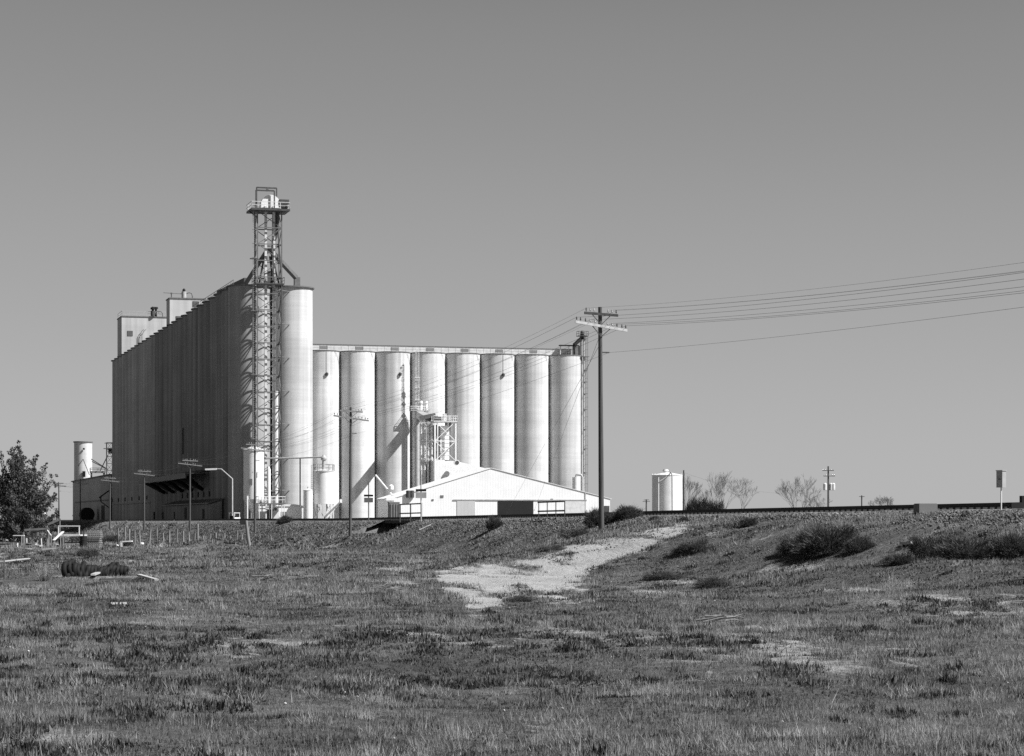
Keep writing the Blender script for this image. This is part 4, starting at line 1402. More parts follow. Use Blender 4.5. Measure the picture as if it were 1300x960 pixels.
roof_railing(pf, ring, 1.1, .045, 'white_paint', True)
for s in (-1.6, -.9, .5, .9):
    mb = MB(); q = Vector((fc.x, fc.y, z1 + .1)) + E2 * (s - .2) + E1 * .3; mb.tube([q, q + UP * (1.3 + .4 * (s > 0))], .22, 10); mb.build('stack', 'offwhite_paint', t)
mb = MB(); q = Vector((fc.x, fc.y, z1 + .1)) - E2 * 2.0; mb.box(q, 3.6, 1.0, 1.0); mb.build('fan_housing', 'dark_steel', t)
mb = MB(); q = fc + E2 * 1.9 + E1 * .8; mb.tube([q + UP * zt, q + UP * (z1 - .2)], .3, 10); mb.build('duct', 'grey_steel', t)

# pipes left of the frame
base = D0 - E2 * 1.6 + E1 * 2
t = thing('pipe_rack', 'cluster of upright pipes on a bracket left of the white steel frame', 'pipes', (base.x, base.y, YARD))
for px in (534.5, 539, 543.5, 548):
    q = P(px, HZ, 500); q.z = 0
    zz = Z(random.uniform(532, 537), 500)
    mb = MB(); mb.tube([q + UP * YARD, q + UP * zz], .26, 10); pp = mb.build('pipe', 'offwhite_paint', t)
    mb = MB()
    for z in np.arange(13, zz, 1.6): mb.lathe(q + UP * z, [(.34, 0), (.34, .15)], 10)
    mb.build('collars', 'galvanised', pp)
mb = MB()
for yy in (537, 559, 583):
    a = P(532, yy, 499.6); b = P(551, yy, 499.6); mb.beam(a, b, .16)
mb.build('rack_beams', 'white_paint', t)
mb = MB(); q = P(541, 528, 500); mb.beam(P(533, 531, 500), P(553, 527, 500), 1.0, .9); mb.build('header_duct', 'grey_steel', t)

# bucket leg against the back silos with the conveyor that throws the long shadow
LB = B0 + EB * (PB * 2.62) + NB * (RB + 1.5)
t = thing('bucket_elevator', 'slim bucket elevator leg standing against the back silos beside the white frame', 'bucket elevator', (LB.x, LB.y, YARD))
zt = Z(522, LB.y)
for s, rr in ((-.6, .62), (1.1, .34)):
    mb = MB(); q = Vector((LB.x, LB.y, 0)) + EB * s; mb.tube([q + UP * YARD, q + UP * (zt + .6)], rr, 16); mb.build('leg_casing', 'galvanised', t)
mb = MB(); mb.box((LB.x, LB.y, zt), 4.6, 2.4, .15, EB, -NB); pf = mb.build('platform', 'galvanised', t)
ring = [Vector((LB.x, LB.y, zt + .15)) + EB * sx * 2.25 + NB * sy * 1.15 for sx, sy in ((-1, 1), (1, 1), (1, -1), (-1, -1))]
roof_railing(pf, ring, 1.0, .045, 'white_paint', True)
for s in (.4, 1.7):
    mb = MB(); q = Vector((LB.x, LB.y, zt)) + EB * s; mb.lathe(q, [(.35, 0), (.35, 1.8), (.5, 1.9), (.3, 2.5)], 14); mb.build('head', 'white_paint', t)
q = Vector((LB.x, LB.y, 0)) - EB * .55 + NB * .1
ladder(t, q, zt, ZB + 1, EB, 'offwhite_paint', .6, True, NB)
mb = MB(); mb.beam(q - EB * .4 + UP * zt, q - EB * .4 + UP * ZB, .12); mb.beam(q + EB * .45 + UP * zt, q + EB * .45 + UP * (ZB - 6), .12); mb.build('ladder_mast', 'galvanised', t)
for yy in (480, 483, 493, 508):
    mb = MB(); z = Z(yy, LB.y); mb.box((q.x, q.y, z), 1.3, .7, .1, EB, -NB); mb.build('landing', 'white_paint', t)
mb = MB()
for z in np.arange(6, zt, 7): mb.tube([q - EB * .6 + UP * z, q - EB * .6 + UP * z - NB * 1.6], .06, 6)
mb.build('wall_ties', 'grey_steel', t)
t = thing('conveyor_bridge', 'enclosed conveyor bridge reaching from the slim leg to the white frame', 'conveyor', (LB.x, LB.y - 8, zt - 1))
a = Vector((LB.x, LB.y, zt - .9)) + NB * .4 ; b = Vector((fc.x - 3.4, fc.y + 2, z1 + .6))
mb = MB(); mb.beam(a, b, 1.7, 1.7); mb.build('housing', 'galvanised', t)
mb = MB(); mb.beam(a - UP * 1.0, b - UP * 1.0, 1.3, .2); mb.build('truss', 'grey_steel', t)

# tall pipe-like leg on the right end of the back silos
RL = P(739.5, HZ, 570.5); RL.z = 0
t = thing('bucket_elevator', 'tall thin bucket elevator leg on the right end of the back silos', 'bucket elevator', RL + UP * YARD)
for s in (-.42, .42):
    mb = MB(); q = RL + E2 * s; mb.box(q + UP * YARD, .32, .5, Z(424, 570) - YARD); mb.build('leg_casing', 'grey_steel' if s < 0 else 'galvanised', t)
zt = Z(427, 570)
mb = MB(); mb.box(RL + UP * zt, 2.6, 2.0, .15); pf = mb.build('platform', 'dark_steel', t)
ring = [RL + UP * (zt + .15) + E2 * sx * 1.25 + E1 * sy * .95 for sx, sy in ((-1, -1), (1, -1), (1, 1), (-1, 1))]
roof_railing(pf, ring, 1.1, .04, 'grey_steel', True)
mb = MB(); mb.lathe(RL + UP * (zt + .15), [(.5, 0), (.55, .9), (.35, 1.3)], 14); mb.build('head', 'dark_steel', t)
mb = MB(); mb.beam(RL + UP * (zt - .2), P(729, 438, 569), .8, .7); mb.build('spout', 'black', t)
mb = MB(); mb.box(RL + UP * Z(453, 570) + E2 * .5, 2.2, 1.6, .12); mb.build('landing', 'grey_steel', t)
for yy in (470, 485, 500, 520, 545, 570, 600):
    mb = MB(); mb.box(RL + UP * Z(yy, 570) + E2 * .75, .9, .9, .1); mb.build('landing', 'grey_steel', t)
ladder(t, RL + E2 * .95 - E1 * .3, YARD, zt, E2, 'grey_steel', .45)

b = P(731, HZ, 555); b.z = YARD
t = thing('dust_cyclone', 'white dust cyclone showing above the right slope of the barn roof', 'dust cyclone', b)
mb = MB(); mb.lathe((b.x, b.y, 0), [(.2, 3), (.9, 7), (.9, Z(606, 555))], 20); mb.build('body', 'white_paint', t)
mb = MB(); mb.tube([(b.x, b.y, Z(606, 555)), (b.x + .1, b.y, Z(603, 555)), (b.x + 1.3, b.y, Z(603, 555)), (b.x + 1.6, b.y, Z(606, 555)), (b.x + 1.6, b.y, YARD)], .3, 10); mb.build('duct', 'galvanised', t)
mb = MB()
for k in range(3):
    a = k * 2.09; q = Vector((b.x + .8 * math.cos(a), b.y + .8 * math.sin(a), 0)); mb.beam(q + UP * YARD, q + UP * 7.5, .15)
mb.build('stand', 'galvanised', t)


def pickup(label, px, d, yaw, m):
    b = base_pt(px, d)
    t = thing('pickup_truck', label, 'pickup truck', b)
    a = Vector((math.cos(yaw), math.sin(yaw), 0)); s = Vector((-a.y, a.x, 0))
    def pr(profile, w): return [b + a * x - s * (w / 2) + UP * z for x, z in profile]
    mb = MB(); mb.prism(pr([(-2.6, .45), (2.55, .45), (2.6, .8), (2.5, 1.0), (1.15, 1.12), (-2.6, 1.1)], 1.85), s * 1.85); mb.build('body', m, t)
    mb = MB(); mb.prism(pr([(-.75, 1.11), (1.15, 1.13), (.6, 1.72), (-.6, 1.75)], 1.6), s * 1.6); cab = mb.build('cab', m, t)
    mb = MB()
    for sg in (-1, 1):
        mb.prism([b + a * x + s * (sg * .815 - .01) + UP * z for x, z in ((-.6, 1.2), (.9, 1.2), (.5, 1.63), (-.5, 1.65))], s * .02)
    mb.build('window', 'glass_dark', cab)
    mb = MB(); mb.prism([b + a * (x + .03) - s * .7 + UP * z for x, z in ((1.08, 1.2), (.64, 1.66), (.66, 1.68), (1.12, 1.2))], s * 1.4); mb.build('windscreen', 'glass_dark', cab)
    for x in (-1.65, 1.65):
        for sg in (-1, 1):
            q = b + a * x + s * (sg * .84) + UP * .37
            mb = MB(); mb.tube([q - s * .11, q + s * .11], .37, 18); w = mb.build('wheel', 'rubber', t)
            mb = MB(); mb.tube([q - s * .12, q + s * .12], .2, 12); mb.build('rim', 'galvanised', w)
    for sg in (-1, 1):
        mb = MB(); mb.frame(b + a * 2.58 + s * (sg * .7) + UP * .85, a * .03, s * .14, UP * .09); mb.build('headlight', 'offwhite_paint', t)


pickup('white pickup truck parked before the right end of the white barn', 752, 440, PHI + math.pi * .88, 'white_paint')

# ================================================================== FAR LEFT: WAREHOUSE, BIN, SMALL TOWER
t0 = A0 + E1 * (PIT * 26 + R0 + .6) - E2 * (R0 - .1)
L = 112.0
t = thing('warehouse', 'long low dark warehouse continuing beyond the far end of the elevator', 'warehouse', t0 + UP * YARD)
zt = 13.8
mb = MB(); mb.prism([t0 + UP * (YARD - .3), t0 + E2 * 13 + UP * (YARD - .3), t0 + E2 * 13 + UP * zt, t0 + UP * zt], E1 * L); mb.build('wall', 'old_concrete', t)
mb = MB(); mb.prism([t0 - E2 * .5 + UP * zt, t0 + E2 * 13.5 + UP * zt, t0 + E2 * 13.5 + UP * (zt + .3), t0 - E2 * .5 + UP * (zt + .3)], E1 * (L + .6)); mb.build('roof', 'roof_edge', t)
for (u, w, h) in ((20, 8, 4.5), (48, 3, 3), (80, 3, 3)):
    mb = MB(); mb.frame(t0 + E1 * u - E2 * .06 + UP * (YARD + h / 2), E1 * (w / 2), E2 * .06, UP * (h / 2)); mb.build('door', 'black', t)
mb = MB(); mb.frame(t0 + E1 * 52 - E2 * .1 + UP * 7.4, E1 * 50, E2 * .12, UP * .12); mb.build('ledge', 'roof_edge', t)

b = P(105.5, HZ, 703); b.z = zt + .3
t = thing('round_bin', 'round sunlit concrete bin with dark rim rising from the warehouse roof', 'bin', b)
mb = MB(); mb.lathe(b, [(2.75, 0), (2.75, Z(562, 703) - b.z)], 36, False); bb = mb.build('wall', 'back_concrete', t)
mb = MB(); mb.lathe((b.x, b.y, Z(562, 703)), [(3.0, 0), (3.0, .35)], 36); mb.build('roof', 'roof_edge', t)
mb = MB(); q = P(106.5, 570, 700.1); mb.tube([q, q - Vector((0, .25, 0))], .32, 12); mb.build('vent', 'black', t)
mb = MB(); q = P(106.5, 602, 700.0); mb.frame(q, (.45, 0, 0), (0, .12, 0), (0, 0, .9)); mb.build('door', 'black', t)
mb = MB(); q = P(105.5, 583, 699.8); mb.beam(q, P(99, 592, 700), .15); mb.beam(q, P(113.5, 603, 698.5), .15); mb.build('spouts', 'dark_steel', t)
q = P(139, HZ, 640); q.z = zt + .3
t = thing('lattice_tower', 'small dark lattice tower on the warehouse roof beside the elevator end', 'lattice tower', q)
lattice(t, 'tower', q, 1.6, 1.6, zt + .3, Z(562, 640), 1.8, 'dark_steel', .13, .09)
for yy, w in ((563, 2.6), (570, 3.2)):
    mb = MB(); mb.box((q.x, q.y, Z(yy, 640)), w, 2.2, .15); mb.build('platform', 'dark_steel', t)
mb = MB(); mb.box((q.x + .3, q.y, Z(576, 640)), 1.2, 1.2, 1.6); mb.build('head', 'black', t)
mb = MB()
for (x0, y0) in ((116, 583), (117, 586), (127, 598)):
    mb.beam(P(x0, y0, 690 if x0 < 120 else 660), P(137, 578 if x0 == 127 else 596, 642), .2)
mb.build('conveyor_tubes', 'dark_steel', t)
q = P(124, HZ, 650); q.z = zt + .3
t = thing('roof_conveyor', 'short railed conveyor deck between the round bin and the lattice tower', 'conveyor', q)
mb = MB(); mb.box((q.x, q.y, Z(600.5, 650)), 4.2, 3.0, .5); mb.build('housing', 'grey_steel', t)
ring = [Vector((q.x, q.y, Z(600.5, 650) + .5)) + E2 * sx * 2.1 + E1 * sy * 1.5 for sx, sy in ((-1, -1), (1, -1), (1, 1), (-1, 1))]
roof_railing(t, ring, .9, .04, 'dark_steel', True)
mb = MB()
for sx in (-1.8, 1.8): mb.box(q + E2 * sx, .3, 2.6, max(.1, Z(600.5, 650) - q.z)); 
mb.build('supports', 'dark_steel', t)

b = t0 + E1 * 34 - E2 * 3.0 + UP * YARD
t = thing('black_tank', 'black round tank lying before the low dark warehouse', 'tank', b)
mb = MB(); mb.tube([b + UP * 2.1 - E1 * 2.5, b + UP * 2.1 + E1 * 2.5], 1.9, 26); mb.build('shell', 'black', t)
for s in (-1.6, 1.6):
    mb = MB(); mb.box(b + E1 * s, 2.6, .4, 1.0); mb.build('cradle', 'dark_steel', t)
b = LF(27.0, 1.5, 0)
t = thing('loading_boom', 'dark triangular loading boom leaning out at the elevator far end', 'loading boom', (b.x, b.y, YARD))
mb = MB(); mb.beam(P(126, 632, 590), P(148, 616, 592), .3); mb.beam(P(148, 616, 592), P(140.5, 648, 591), .3); mb.beam(P(128, 631, 590), P(128, 637, 590), .3); mb.beam(P(128, 637, 590), P(139, 645, 591), .22); mb.build('boom', 'black', t)
mb = MB(); q = P(140.5, 648, 591); mb.beam(q, (q.x, q.y, YARD), .35); mb.build('mast', 'black', t)

# ================================================================== RIGHT: WHITE TANK, POLES, TREES
d = 300
b = base_pt(847, d); r = 2.0
t = thing('storage_tank', 'large upright white tank beyond the tracks right of the barn', 'tank', b)
zt = Z(604, d)
mb = MB(); mb.lathe((b.x, b.y, 0), [(r, YARD - .2), (r, zt)], 40); mb.build('body', 'white_paint', t)
mb = MB(); mb.lathe((b.x, b.y, zt), [(r + .05, 0), (r + .05, .08), (.4, .42)], 40); mb.build('roof', 'white_paint', t)
mb = MB(); mb.lathe((b.x - .2, b.y, zt + .3), [(.25, 0), (.25, .25), (.42, .3), (.3, .55)], 16); mb.build('vent', 'offwhite_paint', t)
mb = MB(); mb.tube([P(836, 650, 297.8), P(836, 606, 297.8)], .07, 8); mb.build('fill_pipe', 'white_paint', t)
mb = MB(); mb.tube([P(853.5, 650, 297.6), P(853.3, 603, 297.6), P(852.2, 600, 297.6), P(850.8, 600.5, 297.8), P(850, 603, 298.4)], .09, 8); mb.build('vent_pipe', 'galvanised', t)
mb = MB(); mb.tube([P(838, 611, 297.7), P(848, 604, 297.9)], .07, 8); mb.build('hoist_pipe', 'galvanised', t)
mb = MB()
for a in np.linspace(2.5, 5.8, 9): mb.beam(Vector((b.x + 2 * math.cos(a), b.y + 2 * math.sin(a), zt)), Vector((b.x + 2 * math.cos(a), b.y + 2 * math.sin(a), zt + .28)), .05)
mb.build('rim_studs', 'white_paint', t)

b = base_pt(868, 330)
t = thing('utility_pole', 'bare dark pole standing right beside the large white tank', 'utility pole', b)
mb = MB(); mb.tube([b - UP * .3, (b.x, b.y, Z(597, 330))], [.16, .1], 10); mb.build('shaft', 'pole_wood', t)
mb = MB(); mb.box((b.x, b.y - .16, Z(604, 330)), .2, .12, .35); mb.build('bracket', 'dark_steel', t)

b = base_pt(1051.5, 420)
t = thing('utility_pole', 'far utility pole with two crossarms and white transformer cans', 'utility pole', b)
mb = MB(); mb.tube([b - UP * .3, (b.x, b.y, Z(592, 420))], [.2, .14], 10); mb.build('shaft', 'pole_wood', t)
for (yy, x0, x1) in ((597.5, -1.1, 1.0), (604.5, -.9, 1.2)):
    mb = MB(); z = Z(yy, 420); mb.beam((b.x + x0, b.y - .22, z), (b.x + x1, b.y - .22, z), .12); arm = mb.build('crossarm', 'pole_wood', t)
    for s in (x0 + .1, x0 + .5, x1 - .5, x1 - .1):
        mb = MB(); mb.lathe((b.x + s, b.y - .22, z + .06), [(.04, 0), (.07, .12), (.03, .2)], 8); mb.build('insulator', 'insulator_glass', arm)
for s in (-.62, .5, .95):
    mb = MB(); mb.lathe((b.x + s, b.y - (.1 if s < .5 else -.1), Z(622.5, 420)), [(.3, 0), (.34, .05), (.34, 1.15), (.15, 1.35)], 14); mb.build('transformer', 'offwhite_paint', t)
wire('service_wire', 'thin service wire sagging from the bare pole past bare trees to the far pole', [P(868, 600, 330), P(1051, 623, 420)], .016, 2.2, None)

b = base_pt(1094, 420)
t = thing('utility_pole', 'short distant pole right of the far transformer pole', 'utility pole', b)
mb = MB(); mb.tube([b, (b.x, b.y, Z(629, 420))], .12, 8); mb.build('shaft', 'pole_wood', t)
mb = MB(); mb.beam((b.x - .5, b.y - .15, Z(630.5, 420)), (b.x + .5, b.y - .15, Z(630.5, 420)), .1); mb.build('crossarm', 'pole_wood', t)
for px, yt, dd, lab in ((820.5, 634, 520, 'tiny distant pole with crossarm left of the large white tank'), (52.5, 625, 330, 'dark pole with two crossarms beside the leafy tree'), (71.5, 645, 640, 'small distant pole between two left hand poles near the warehouse')):
    b = base_pt(px, dd)
    t = thing('utility_pole', lab, 'utility pole', b)
    mb = MB(); mb.tube([b, (b.x, b.y, Z(yt, dd))], [.2, .14], 8); mb.build('shaft', 'pole_wood', t)
    for dy, w in ((1.5, 1.2), (4.5, 1.7)):
        mb = MB(); z = Z(yt + dy * 330 / dd, dd); mb.beam((b.x - w / 2, b.y - .2, z), (b.x + w / 2, b.y - .2, z + .06), .12); mb.build('crossarm', 'pole_wood', t)


def bare_tree(label, px, d, ytop, spread, seed, trunks=1, lean=0.0, group='bare trees beyond the tracks'):
    rg = random.Random(seed)
    b = base_pt(px, d)
    H = Z(ytop, d) - YARD
    t = thing('bare_tree', label, 'tree', b, group)
    tk = MB(); cr = MB()

    def grow(p, dirv, length, r, depth):
        q = p; pts = [p]; rs = [r]; dv = dirv.copy()
        n = 3
        for i in range(n):
            dv = (dv + Vector((rg.gauss(0, .13), rg.gauss(0, .13), rg.gauss(.04, .07)))).normalized()
            q = q + dv * (length / n); pts.append(q); rs.append(r * (1 - .4 * (i + 1) / n))
        (tk if depth < 2 else cr).tube(pts, rs, 6 if depth < 2 else 4, False)
        if depth >= 6: return
        k = 2 if depth > 0 else 3
        for j in range(k + (rg.random() < .4)):
            ax = Vector((rg.gauss(0, 1), rg.gauss(0, 1), rg.gauss(0, .5)))
            nd = (dv + ax.normalized() * rg.uniform(.35, .75) * spread + UP * .12).normalized()
            grow(pts[-1] if j < 2 else pts[-2], nd, length * rg.uniform(.66, .9), max(.013, rs[-1] * .70), depth + 1)
    for k in range(trunks):
        a = rg.uniform(0, 6.28)
        d0 = Vector((math.cos(a) * .25 * (trunks > 1) + lean, math.sin(a) * .25 * (trunks > 1), 1)).normalized()
        grow(b + Vector((math.cos(a), math.sin(a), 0)) * .2 * (trunks > 1) - UP * .2, d0, H * .27, .034 * H ** .5 * 2.0 * (.75 if trunks > 1 else 1), 0)
    top = max(v[2] for v in cr.v); sc = H / (top - YARD)
    for m_ in (tk, cr):
        m_.v = [(b.x + (v[0] - b.x) * sc, b.y + (v[1] - b.y) * sc, YARD + (v[2] - YARD) * sc) for v in m_.v]
    tk.build('trunk', 'bark', t); cr.build('crown', 'twig', t)


bare_tree('bare grey tree with forked trunk in the clump right of the white tank', 918, 380, 597, .9, 3, 2)
bare_tree('bare tree leaning right at the right end of the clump', 934, 375, 606, .9, 8, 1, .55)
bare_tree('small bare tree leaning left between the white tank and the forked tree', 901, 385, 614, .8, 15, 1, -.3)
bare_tree('narrow bare tree close behind the pole beside the white tank', 874, 390, 603, .6, 21, 2)
bare_tree('lone rounded bare tree left of the far transformer pole', 1016, 400, 601, .85, 30, 3)
bare_tree('low bare tree between the lone rounded tree and the transformer pole', 1038, 410, 627, 1.2, 33, 2)
bare_tree('low spreading bare tree right of the far transformer pole', 1122, 430, 628, 1.2, 40, 2)


# leafy tree on the left
def leaves(centers, radii, count, size, rg):
    """leaf sized quads spread through clumps"""
    c = np.repeat(centers, count, 0); r = np.repeat(radii, count)
    n = len(c)
    u = rg.normal(0, 1, (n, 3)); u /= np.linalg.norm(u, axis=1)[:, None]
    p = c + u * (r * rg.uniform(.15, 1, n) ** .6)[:, None]
    a = rg.normal(0, 1, (n, 3)); a /= np.linalg.norm(a, axis=1)[:, None]
    b = np.cross(a, rg.normal(0, 1, (n, 3))); b /= np.linalg.norm(b, axis=1)[:, None]
    s = size * rg.uniform(.6, 1.4, n)
    a *= (s * .5)[:, None]; b *= (s * .3)[:, None]
    v = np.stack([p - a, p + b, p + a, p - b], 1).reshape(-1, 3)
    f = np.arange(n * 4).reshape(-1, 4)
    tone = np.repeat(np.clip(rg.normal(.4, .2, n) + np.repeat(rg.normal(0, .12, len(centers)), count), 0, 1), 4)
    return v, f, tone


def leafy_tree():
    rg = np.random.default_rng(5)
    d = 200
    b = P(25, HZ, d); b.z = hz(b.x, b.y)
    t = thing('leafy_tree', 'dense dark leafy tree at the left edge of the field', 'tree', b)
    H = Z(563, d) - b.z
    tk = MB()
    tk.tube([b - UP * .3, b + UP * .8, b + UP * 1.3], [.34, .27, .25], 10)
    cen = []; rad = []
    for k in range(165):
        a = rg.uniform(0, 2 * math.pi); th = abs(rg.normal(0, .62))
        if th > 1.38: continue
        f = rg.uniform(.5, 1.0) ** .6 * rg.uniform(.86, 1.03)
        L = f / math.sqrt((math.sin(th) / 4.5) ** 2 + (math.cos(th) / (H - .9)) ** 2)
        dv = Vector((math.sin(th) * math.cos(a), math.sin(th) * math.sin(a), math.cos(th)))
        r0 = b + UP * .9
        tip = r0 + dv * L + UP * (-.25 * math.sin(th) * (L / 5))
        mid = r0.lerp(tip, .5) + UP * (.25 * L * .2)
        tk.tube([r0, mid, tip], [.10, .05, .012], 5, False)
        for j in range(7):
            q = mid.lerp(tip, (j + .6) / 6.4)
            cen.append(q + Vector(rg.normal(0, .13, 3))); rad.append(rg.uniform(.2, .46) * (1.1 - .07 * j))
    for k in range(60):                                     # low skirt of suckers round the base
        a = rg.uniform(0, 6.28); r = rg.uniform(.5, 3.2)
        cen.append(b + Vector((math.cos(a) * r, math.sin(a) * r, rg.uniform(.3, 1.5)))); rad.append(rg.uniform(.25, .5))
    tk.build('trunk', 'bark', t)
    v, f, tone = leaves(np.array([tuple(c) for c in cen]), np.array(rad), 25, .175, rg)
    np_mesh('crown', v, f, 'tree_leaves', tone, parent=t, origin=tuple(b))


leafy_tree()


# ------------------------------------------------------------------ bushes
def bush_mesh(seed, dens=8500):
    rg = np.random.default_rng(seed)
    nc = 64
    a = rg.uniform(0, 2 * math.pi, nc); rr = .42 * rg.uniform(0, 1, nc) ** .6
    hh = .46 * (.75 + .4 * np.sin(a * 2.3 + seed)) * np.sqrt(np.maximum(0, 1 - (rr / .5) ** 2)) * rg.uniform(.08, 1.0, nc)
    cen = np.stack([np.cos(a) * rr, np.sin(a) * rr, hh], -1)
    k = rg.integers(0, nc, dens); c = cen[k]
    u = rg.normal(0, 1, (dens, 3)); u /= np.linalg.norm(u, axis=1)[:, None]
    p = c + u * (.11 * rg.uniform(.15, 1.3, dens))[:, None]
    out = np.stack([p[:, 0] * 1.1, p[:, 1] * 1.1, p[:, 2] + .15], -1) + rg.normal(0, .18, (dens, 3))
    out /= np.linalg.norm(out, axis=1)[:, None]
    tip = p + out * rg.uniform(.02, .13, dens)[:, None]
    m_ = 420                                    # bare twigs that stick out of the mass
    az_ = rg.uniform(0, 2 * math.pi, m_); el_ = rg.uniform(.1, 1.4, m_)
    dv = np.stack([np.cos(az_) * np.cos(el_), np.sin(az_) * np.cos(el_), np.sin(el_)], -1)
    p[:m_] = dv * np.array([.38, .38, .42]) * rg.uniform(.5, 1, m_)[:, None]; out[:m_] = dv + rg.normal(0, .25, (m_, 3))
    tip[:m_] = p[:m_] + out[:m_] * rg.uniform(.10, .24, m_)[:, None]
    w = np.cross(out, rg.normal(0, 1, (dens, 3))); w /= np.linalg.norm(w, axis=1)[:, None]; w *= (.0055 * rg.uniform(.5, 1.6, dens))[:, None]
    v = np.stack([p - w, p + w, tip], 1)
    f = np.arange(dens * 3).reshape(-1, 3)
    tone = np.repeat(np.clip(rg.normal(.42, .22, dens) + rg.normal(0, .1, nc)[k], 0, 1), 3)
    v = v.reshape(-1, 3); v[:, 2] = np.maximum(v[:, 2], -.03)
    return v, f, tone


def put_bush(protos, i, px, py, wpx, hpx, label, group, m):
    g = ground_at(px, py)
    key = (i % 3, m)
    if key not in protos:
        b = thing('bush', label, 'bush', (0, 0, 0), group)
        v, f, tone = bush_mesh(100 + i)
        np_mesh('foliage', v, f, m, tone, parent=b)
        mb = MB(); rg = random.Random(i)
        for k in range(9):
            a = rg.uniform(0, 6.28); mb.tube([(0, 0, -.05), (.12 * math.cos(a), .12 * math.sin(a), .2), (.3 * math.cos(a), .3 * math.sin(a), .42)], [.014, .01, .004], 5, False)
        mb.build('stems', 'twig', b)
        protos[key] = b
    else:
        b = copy_tree(protos[key])
    b['label'] = label; b['group'] = group
    w = wpx / F * g.y; h = hpx / F * g.y
    b.location = g - UP * .03; b.scale = (w, w, h / .6); b.rotation_euler = (0, 0, random.uniform(0, 6.28))
    return b


PROT = {}


def stalky(label, px, py, wpx, hpx, n):
    g = ground_at(px, py); k = g.y / F; rg = random.Random(px)
    t = thing('stalky_weed', label, 'weed', g, 'dry stalky weeds in the left field')
    mb = MB()
    for i in range(n):
        a = rg.uniform(0, 6.28); r = rg.uniform(0, wpx * k * .5); h = hpx * k * rg.uniform(.45, 1)
        b0 = g + Vector((math.cos(a) * r * .3, math.sin(a) * r * .3, -.03)); e = g + Vector((math.cos(a) * r, math.sin(a) * r, h))
        m = b0.lerp(e, .5) + UP * (h * .1); mb.tube([b0, m, e], [.009, .007, .003], 4, False)
        for j in range(3):
            q = b0.lerp(e, rg.uniform(.4, .95)); mb.tube([q, q + Vector((rg.gauss(0, .09), rg.gauss(0, .09), rg.uniform(.03, .14)))], [.005, .002], 3, False)
    mb.build('stems', 'grey_wood', t)


stalky('dry stalky weed standing in the left field beyond the tyres', 264, 722, 46, 30, 46)
stalky('dry stalky weed standing left of the row of tyres', 56, 738, 40, 22, 40)
stalky('tall thin dry weed at the left edge near the tyres', 6, 736, 12, 40, 8)
BUSHES = [
    (1048, 702, 92, 40, 'large dark bush at the foot of the stony bank, widest of the right hand bushes'),
    (1010, 701, 48, 24, 'dark bush hugging the left flank of the largest right hand bush'),
    (1092, 700, 42, 22, 'low dark bush just right of the largest right hand bush'),
    (1182, 706, 56, 30, 'dark bush on the slope below the concrete block'),
    (1228, 710, 78, 32, 'broad dark bush right of the bush below the concrete block'),
    (1284, 706, 64, 32, 'dark bush at the right edge below the trackside box'),
    (1140, 716, 40, 16, 'small low bush in the ditch below the pale slope'),
    (628, 671, 25, 18, 'round dark bush on the embankment before the barn, left of its black doorway'),
    (757, 668, 36, 27, 'dark bush at the foot of the nearest tall pole'),
    (797, 660, 44, 22, 'dark bush right of the nearest tall pole'),
    (776, 664, 30, 16, 'small bush between two larger bushes by the nearest tall pole'),
    (362, 665, 24, 13, 'small round bush on the bank before the low white shed'),
    (950, 669, 24, 15, 'small dark bush on the stony bank left of the largest right hand bushes'),
    (868, 664, 20, 10, 'tiny bush on the ballast below the bare trees'),
    (832, 661, 18, 8, 'tiny bush on the ballast below the large white tank')]
for i, (px, py, w, h, lab) in enumerate(BUSHES):
    put_bush(PROT, i, px, py, w, h, lab, 'dark bushes along the embankment', 'bush_leaves')
DRY = [(112, 707, 30, 13, 'low dark weed clump left of the white tub'),
       (700, 700, 40, 10, 'low weed clump at the upper edge of the dirt track'),
       (660, 763, 46, 9, 'grass clump in the middle of the dirt track'), (880, 700, 60, 16, 'broad weed clump right of the dirt track'),
       (840, 735, 60, 14, 'low weed clump on the right verge of the dirt track'), (905, 745, 50, 16, 'weed clump farther right of the dirt track verge'),
       (730, 683, 44, 14, 'grassy clump on the bank above the dirt track')]
for i, (px, py, w, h, lab) in enumerate(DRY):
    put_bush(PROT, i, px, py, w, h, lab, 'weed clumps in the field', 'dry_bush_leaves')
for px, yt, lab in ((884, 625, 'low brush right of the bare pole by the white tank'), (905, 630, 'low brush under the clump of bare trees')):
    b0 = base_pt(px, 382)
    b = copy_tree(PROT[(0, 'bush_leaves')]); b.location = b0; hh = Z(yt, 382) - YARD; b.scale = (4.5, 4.5, hh / .6); b['label'] = lab; b['group'] = 'brush beyond the tracks'

